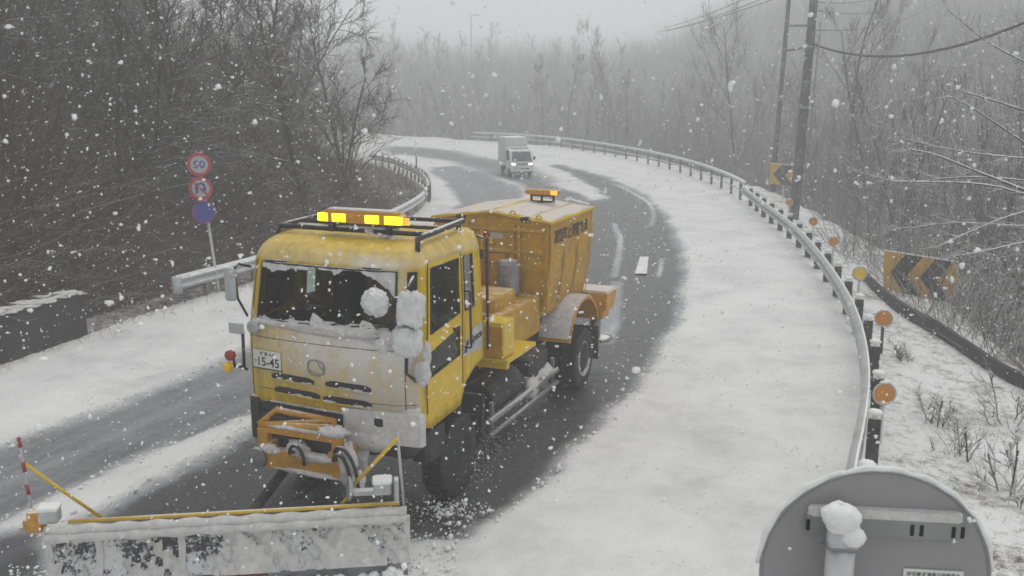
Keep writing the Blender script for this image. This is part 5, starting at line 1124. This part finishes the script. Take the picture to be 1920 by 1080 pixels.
# the snowy tree leaning in from beyond the right edge
tb = at(2010, 560, 18.5); base = Vector((tb.x, tb.y, ground_z(tb.x, tb.y))); t = empty('leaning_tree', tuple(base)); tag(t, 'snow laden tree reaching long bare branches in from the right edge', 'tree')
rg = np.random.default_rng(77); TS, BS = [], []
tr_pts = [base - base, Vector((.1, .1, 2.0)), Vector((.25, .2, 4.5)), Vector((.2, .3, 8.0))]
for a, b, r1, r2 in zip(tr_pts[:-1], tr_pts[1:], (.16, .14, .10), (.14, .10, .04)): TS.append((np.array(a), np.array(b), r1, r2))
for pts, r in (([(2030, 392, 18.5), (1920, 364, 18), (1844, 342, 17.6), (1671, 340, 17)], .034), ([(2030, 400, 18.5), (1920, 355, 17.6), (1827, 320, 17), (1755, 289, 16.6), (1707, 280, 16.3)], .036), ([(2020, 240, 18.6), (1920, 207, 18.4), (1844, 182, 18), (1787, 167, 17.8)], .032),
        ([(2020, 330, 18.6), (1920, 267, 18), (1867, 231, 17.8), (1800, 187, 17.5), (1773, 180, 17.4)], .026), ([(2010, 380, 18.5), (1920, 395, 17.6), (1844, 422, 17), (1756, 464, 16.6)], .024), ([(2010, 440, 18.5), (1920, 453, 18), (1844, 471, 17.6), (1791, 480, 17.2)], .024),
        ([(2010, 350, 18.5), (1900, 335, 19), (1800, 330, 19.4), (1690, 345, 20), (1610, 322, 20.4)], .024), ([(2010, 300, 18.5), (1910, 296, 19), (1790, 283, 19.5), (1700, 262, 20)], .022), ([(2010, 160, 18.5), (1930, 120, 18.8), (1850, 80, 19), (1780, 20, 19.2)], .028), ([(2010, 420, 18.5), (1920, 425, 19.2), (1800, 415, 19.7), (1680, 430, 20.2)], .02)):
    Q = [np.array(at(*p) - base) for p in pts]; Q = smooth_line(np.array(Q), 2); n = len(Q)
    tk = min(max(Q[0][2], .5), 7.5); Q = np.vstack([[[.2, .22, tk - .15]], Q])
    for i in range(len(Q) - 1):
        f = i / (len(Q) - 1); TS.append((Q[i], Q[i + 1], r * (1 - .75 * f), r * (1 - .75 * (i + 1) / (len(Q) - 1))))
    for j in range(26):
        f = rg.uniform(.15, .98) * (len(Q) - 1); k = int(f); p = Q[k] + (Q[k + 1] - Q[k]) * (f - k); d = (Q[k + 1] - Q[k]); d /= np.linalg.norm(d); L = rg.uniform(.25, 1.0) * (1 - .4 * f / len(Q))
        for g_ in range(4):
            d = d + rg.normal(0, .30, 3) + np.array([0, 0, .10]); d /= np.linalg.norm(d); q = p + d * L / 4; BS.append((p, q, .0085 * (1 - .2 * g_), .0085 * (1 - .2 * (g_ + 1))))
            if g_ in (1, 2):
                e = d + rg.normal(0, .5, 3); e /= np.linalg.norm(e); BS.append((q, q + e * L * .35, .006, .003))
            p = q
arr = lambda S: [np.array([q[i] for q in S]) for i in range(4)]
segs_mesh('limbs', *arr(TS), 6, M['bark_snow'], t); segs_mesh('twigs', *arr(BS), 3, M['bark_snow'], t)

# ------------------------------------------------------------------ falling snow
phi = (1 + 5 ** .5) / 2
ICO = np.array([(-1, phi, 0), (1, phi, 0), (-1, -phi, 0), (1, -phi, 0), (0, -1, phi), (0, 1, phi), (0, -1, -phi), (0, 1, -phi), (phi, 0, -1), (phi, 0, 1), (-phi, 0, -1), (-phi, 0, 1)], float); ICO /= np.linalg.norm(ICO[0])
ICOF = np.array([(0, 11, 5), (0, 5, 1), (0, 1, 7), (0, 7, 10), (0, 10, 11), (1, 5, 9), (5, 11, 4), (11, 10, 2), (10, 7, 6), (7, 1, 8), (3, 9, 4), (3, 4, 2), (3, 2, 6), (3, 6, 8), (3, 8, 9), (4, 9, 5), (2, 4, 11), (6, 2, 10), (8, 6, 7), (9, 8, 1)])
def flakes():
    ico, F = ICO, ICOF
    rg = np.random.default_rng(3); C, S = [], []
    for n, r0, r1 in ((2600, 1.7, 6.5), (11000, 6.5, 16), (9000, 16, 34)):
        r = (rg.random(n) * (r1 ** 3 - r0 ** 3) + r0 ** 3) ** (1 / 3); a = rg.uniform(-.66, .66, n); e = rg.uniform(-.62, .20, n)
        P = np.column_stack([np.sin(a) * r, np.cos(a) * r, CAM_H + np.tan(e) * r]); m = P[:, 2] > .15; C.append(P[m]); S.append(np.clip(rg.lognormal(-5.32, .42, n), .0022, .0095)[m] * (1 + .5 * (r0 > 6)))
    C = np.vstack(C); S = np.concatenate(S); n = len(C)
    V = []
    for lobe in range(2):
        off = rg.normal(0, .55, (n, 1, 3)) if lobe else np.zeros((n, 1, 3)); sc3 = rg.uniform(.45, 1.25, (n, 1, 3)) * (1 if not lobe else .6)
        V.append((ico[None] * sc3 * rg.uniform(.7, 1.3, (n, 12, 1)) + off) * S[:, None, None] + C[:, None])
    V = np.stack(V, 1).reshape(-1, 3); f = (F[None] + (np.arange(2 * n) * 12)[:, None, None]).reshape(-1, 3)
    return V, f
V, f = flakes(); o = mesh_np('falling_snow', V, f, plain("snowflake_white", (.85, .85, .85), .6, var=.03), None, True, 3); tag(o, 'wet snowflakes falling through the air in front of the road', 'snowfall', kind='stuff')

def clods(name, C, S, mat, label, cat):
    rg = np.random.default_rng(8); n = len(C); V = ICO[None] * rg.uniform(.6, 1.2, (n, 1, 3)) * rg.uniform(.7, 1.3, (n, 12, 1)) * S[:, None, None] + C[:, None]
    f = (ICOF[None] + (np.arange(n) * 12)[:, None, None]).reshape(-1, 3); tag(mesh_np(name, V.reshape(-1, 3), f, mat, None, True, 3), label, cat, kind='stuff')
rg = np.random.default_rng(21); n = 1700
px = np.concatenate([rg.normal(850, 40, 250), rg.uniform(380, 860, 850), rg.uniform(20, 420, 600)]); py = np.concatenate([rg.normal(962, 12, 250), rg.normal(1040, 26, 850), rg.normal(1095, 18, 600)])
C = np.array([[*spot(a, b)] for a, b in zip(px, py)]); S = np.clip(rg.lognormal(-4.4, .5, n), .005, .045); C[:, 2] = .035 + S * .3
em = np.where(road_m & (cover > .12) & (cover < .55) & (GP[:, 1] > 8) & (GP[:, 1] < 36) & (GP[:, 0] > -9) & (GP[:, 0] < 9))[0]
pk = rg.choice(em, 5200); Ce = np.column_stack([GP[pk] + rg.normal(0, .06, (5200, 2)), GZ[pk]]); Se = np.clip(rg.lognormal(-4.6, .55, 5200), .004, .05); Ce[:, 2] += Se * .3
C = np.vstack([C, Ce]); S = np.concatenate([S, Se])
clods('snow_clods', C, S, M['snow'], 'broken clods of grey snow lying along the plough edge', 'snow')
w_ = np.array([math.cos(TH), -math.sin(TH)]); b_ = np.array([math.sin(TH), math.cos(TH)]); n = 2600
lat = np.concatenate([rg.normal(1.14, .16, 1500), rg.normal(.5, .6, 1100)]); bk = np.concatenate([1.5 + np.abs(rg.normal(0, .9, 1500)), rg.normal(-.6, .9, 1100)]); hz_ = np.concatenate([np.abs(rg.normal(.2, .32, 1500)), np.abs(rg.normal(.15, .35, 1100))])
C = np.column_stack([TX0 + w_[0] * lat + b_[0] * bk, TY0 + w_[1] * lat + b_[1] * bk, hz_ + .02]); S = np.clip(rg.lognormal(-5.75, .45, n), .0015, .010)
clods('slush_spray', C, S, M['snow'], 'fine slush thrown up round the front wheels of the plough', 'spray')

# ------------------------------------------------------------------ the misty air
mb = MB(); mb.box((0, 135, 11), (506, 396, 46)); hz = mb.build('haze', bpy.data.materials.new("misty_air")); tag(hz, 'pale snowy mist filling the valley', 'haze', kind='stuff')
hm = hz.data.materials[0]; hm.use_nodes = True; t_ = hm.node_tree
for n in list(t_.nodes):
    if n.type != 'OUTPUT_MATERIAL': t_.nodes.remove(n)
pv = t_.nodes.new("ShaderNodeVolumePrincipled"); pv.inputs["Density"].default_value = .0061; pv.inputs["Color"].default_value = (.97, .97, .975, 1); pv.inputs["Anisotropy"].default_value = .2
t_.links.new(pv.outputs[0], t_.nodes["Material Output"].inputs["Volume"])
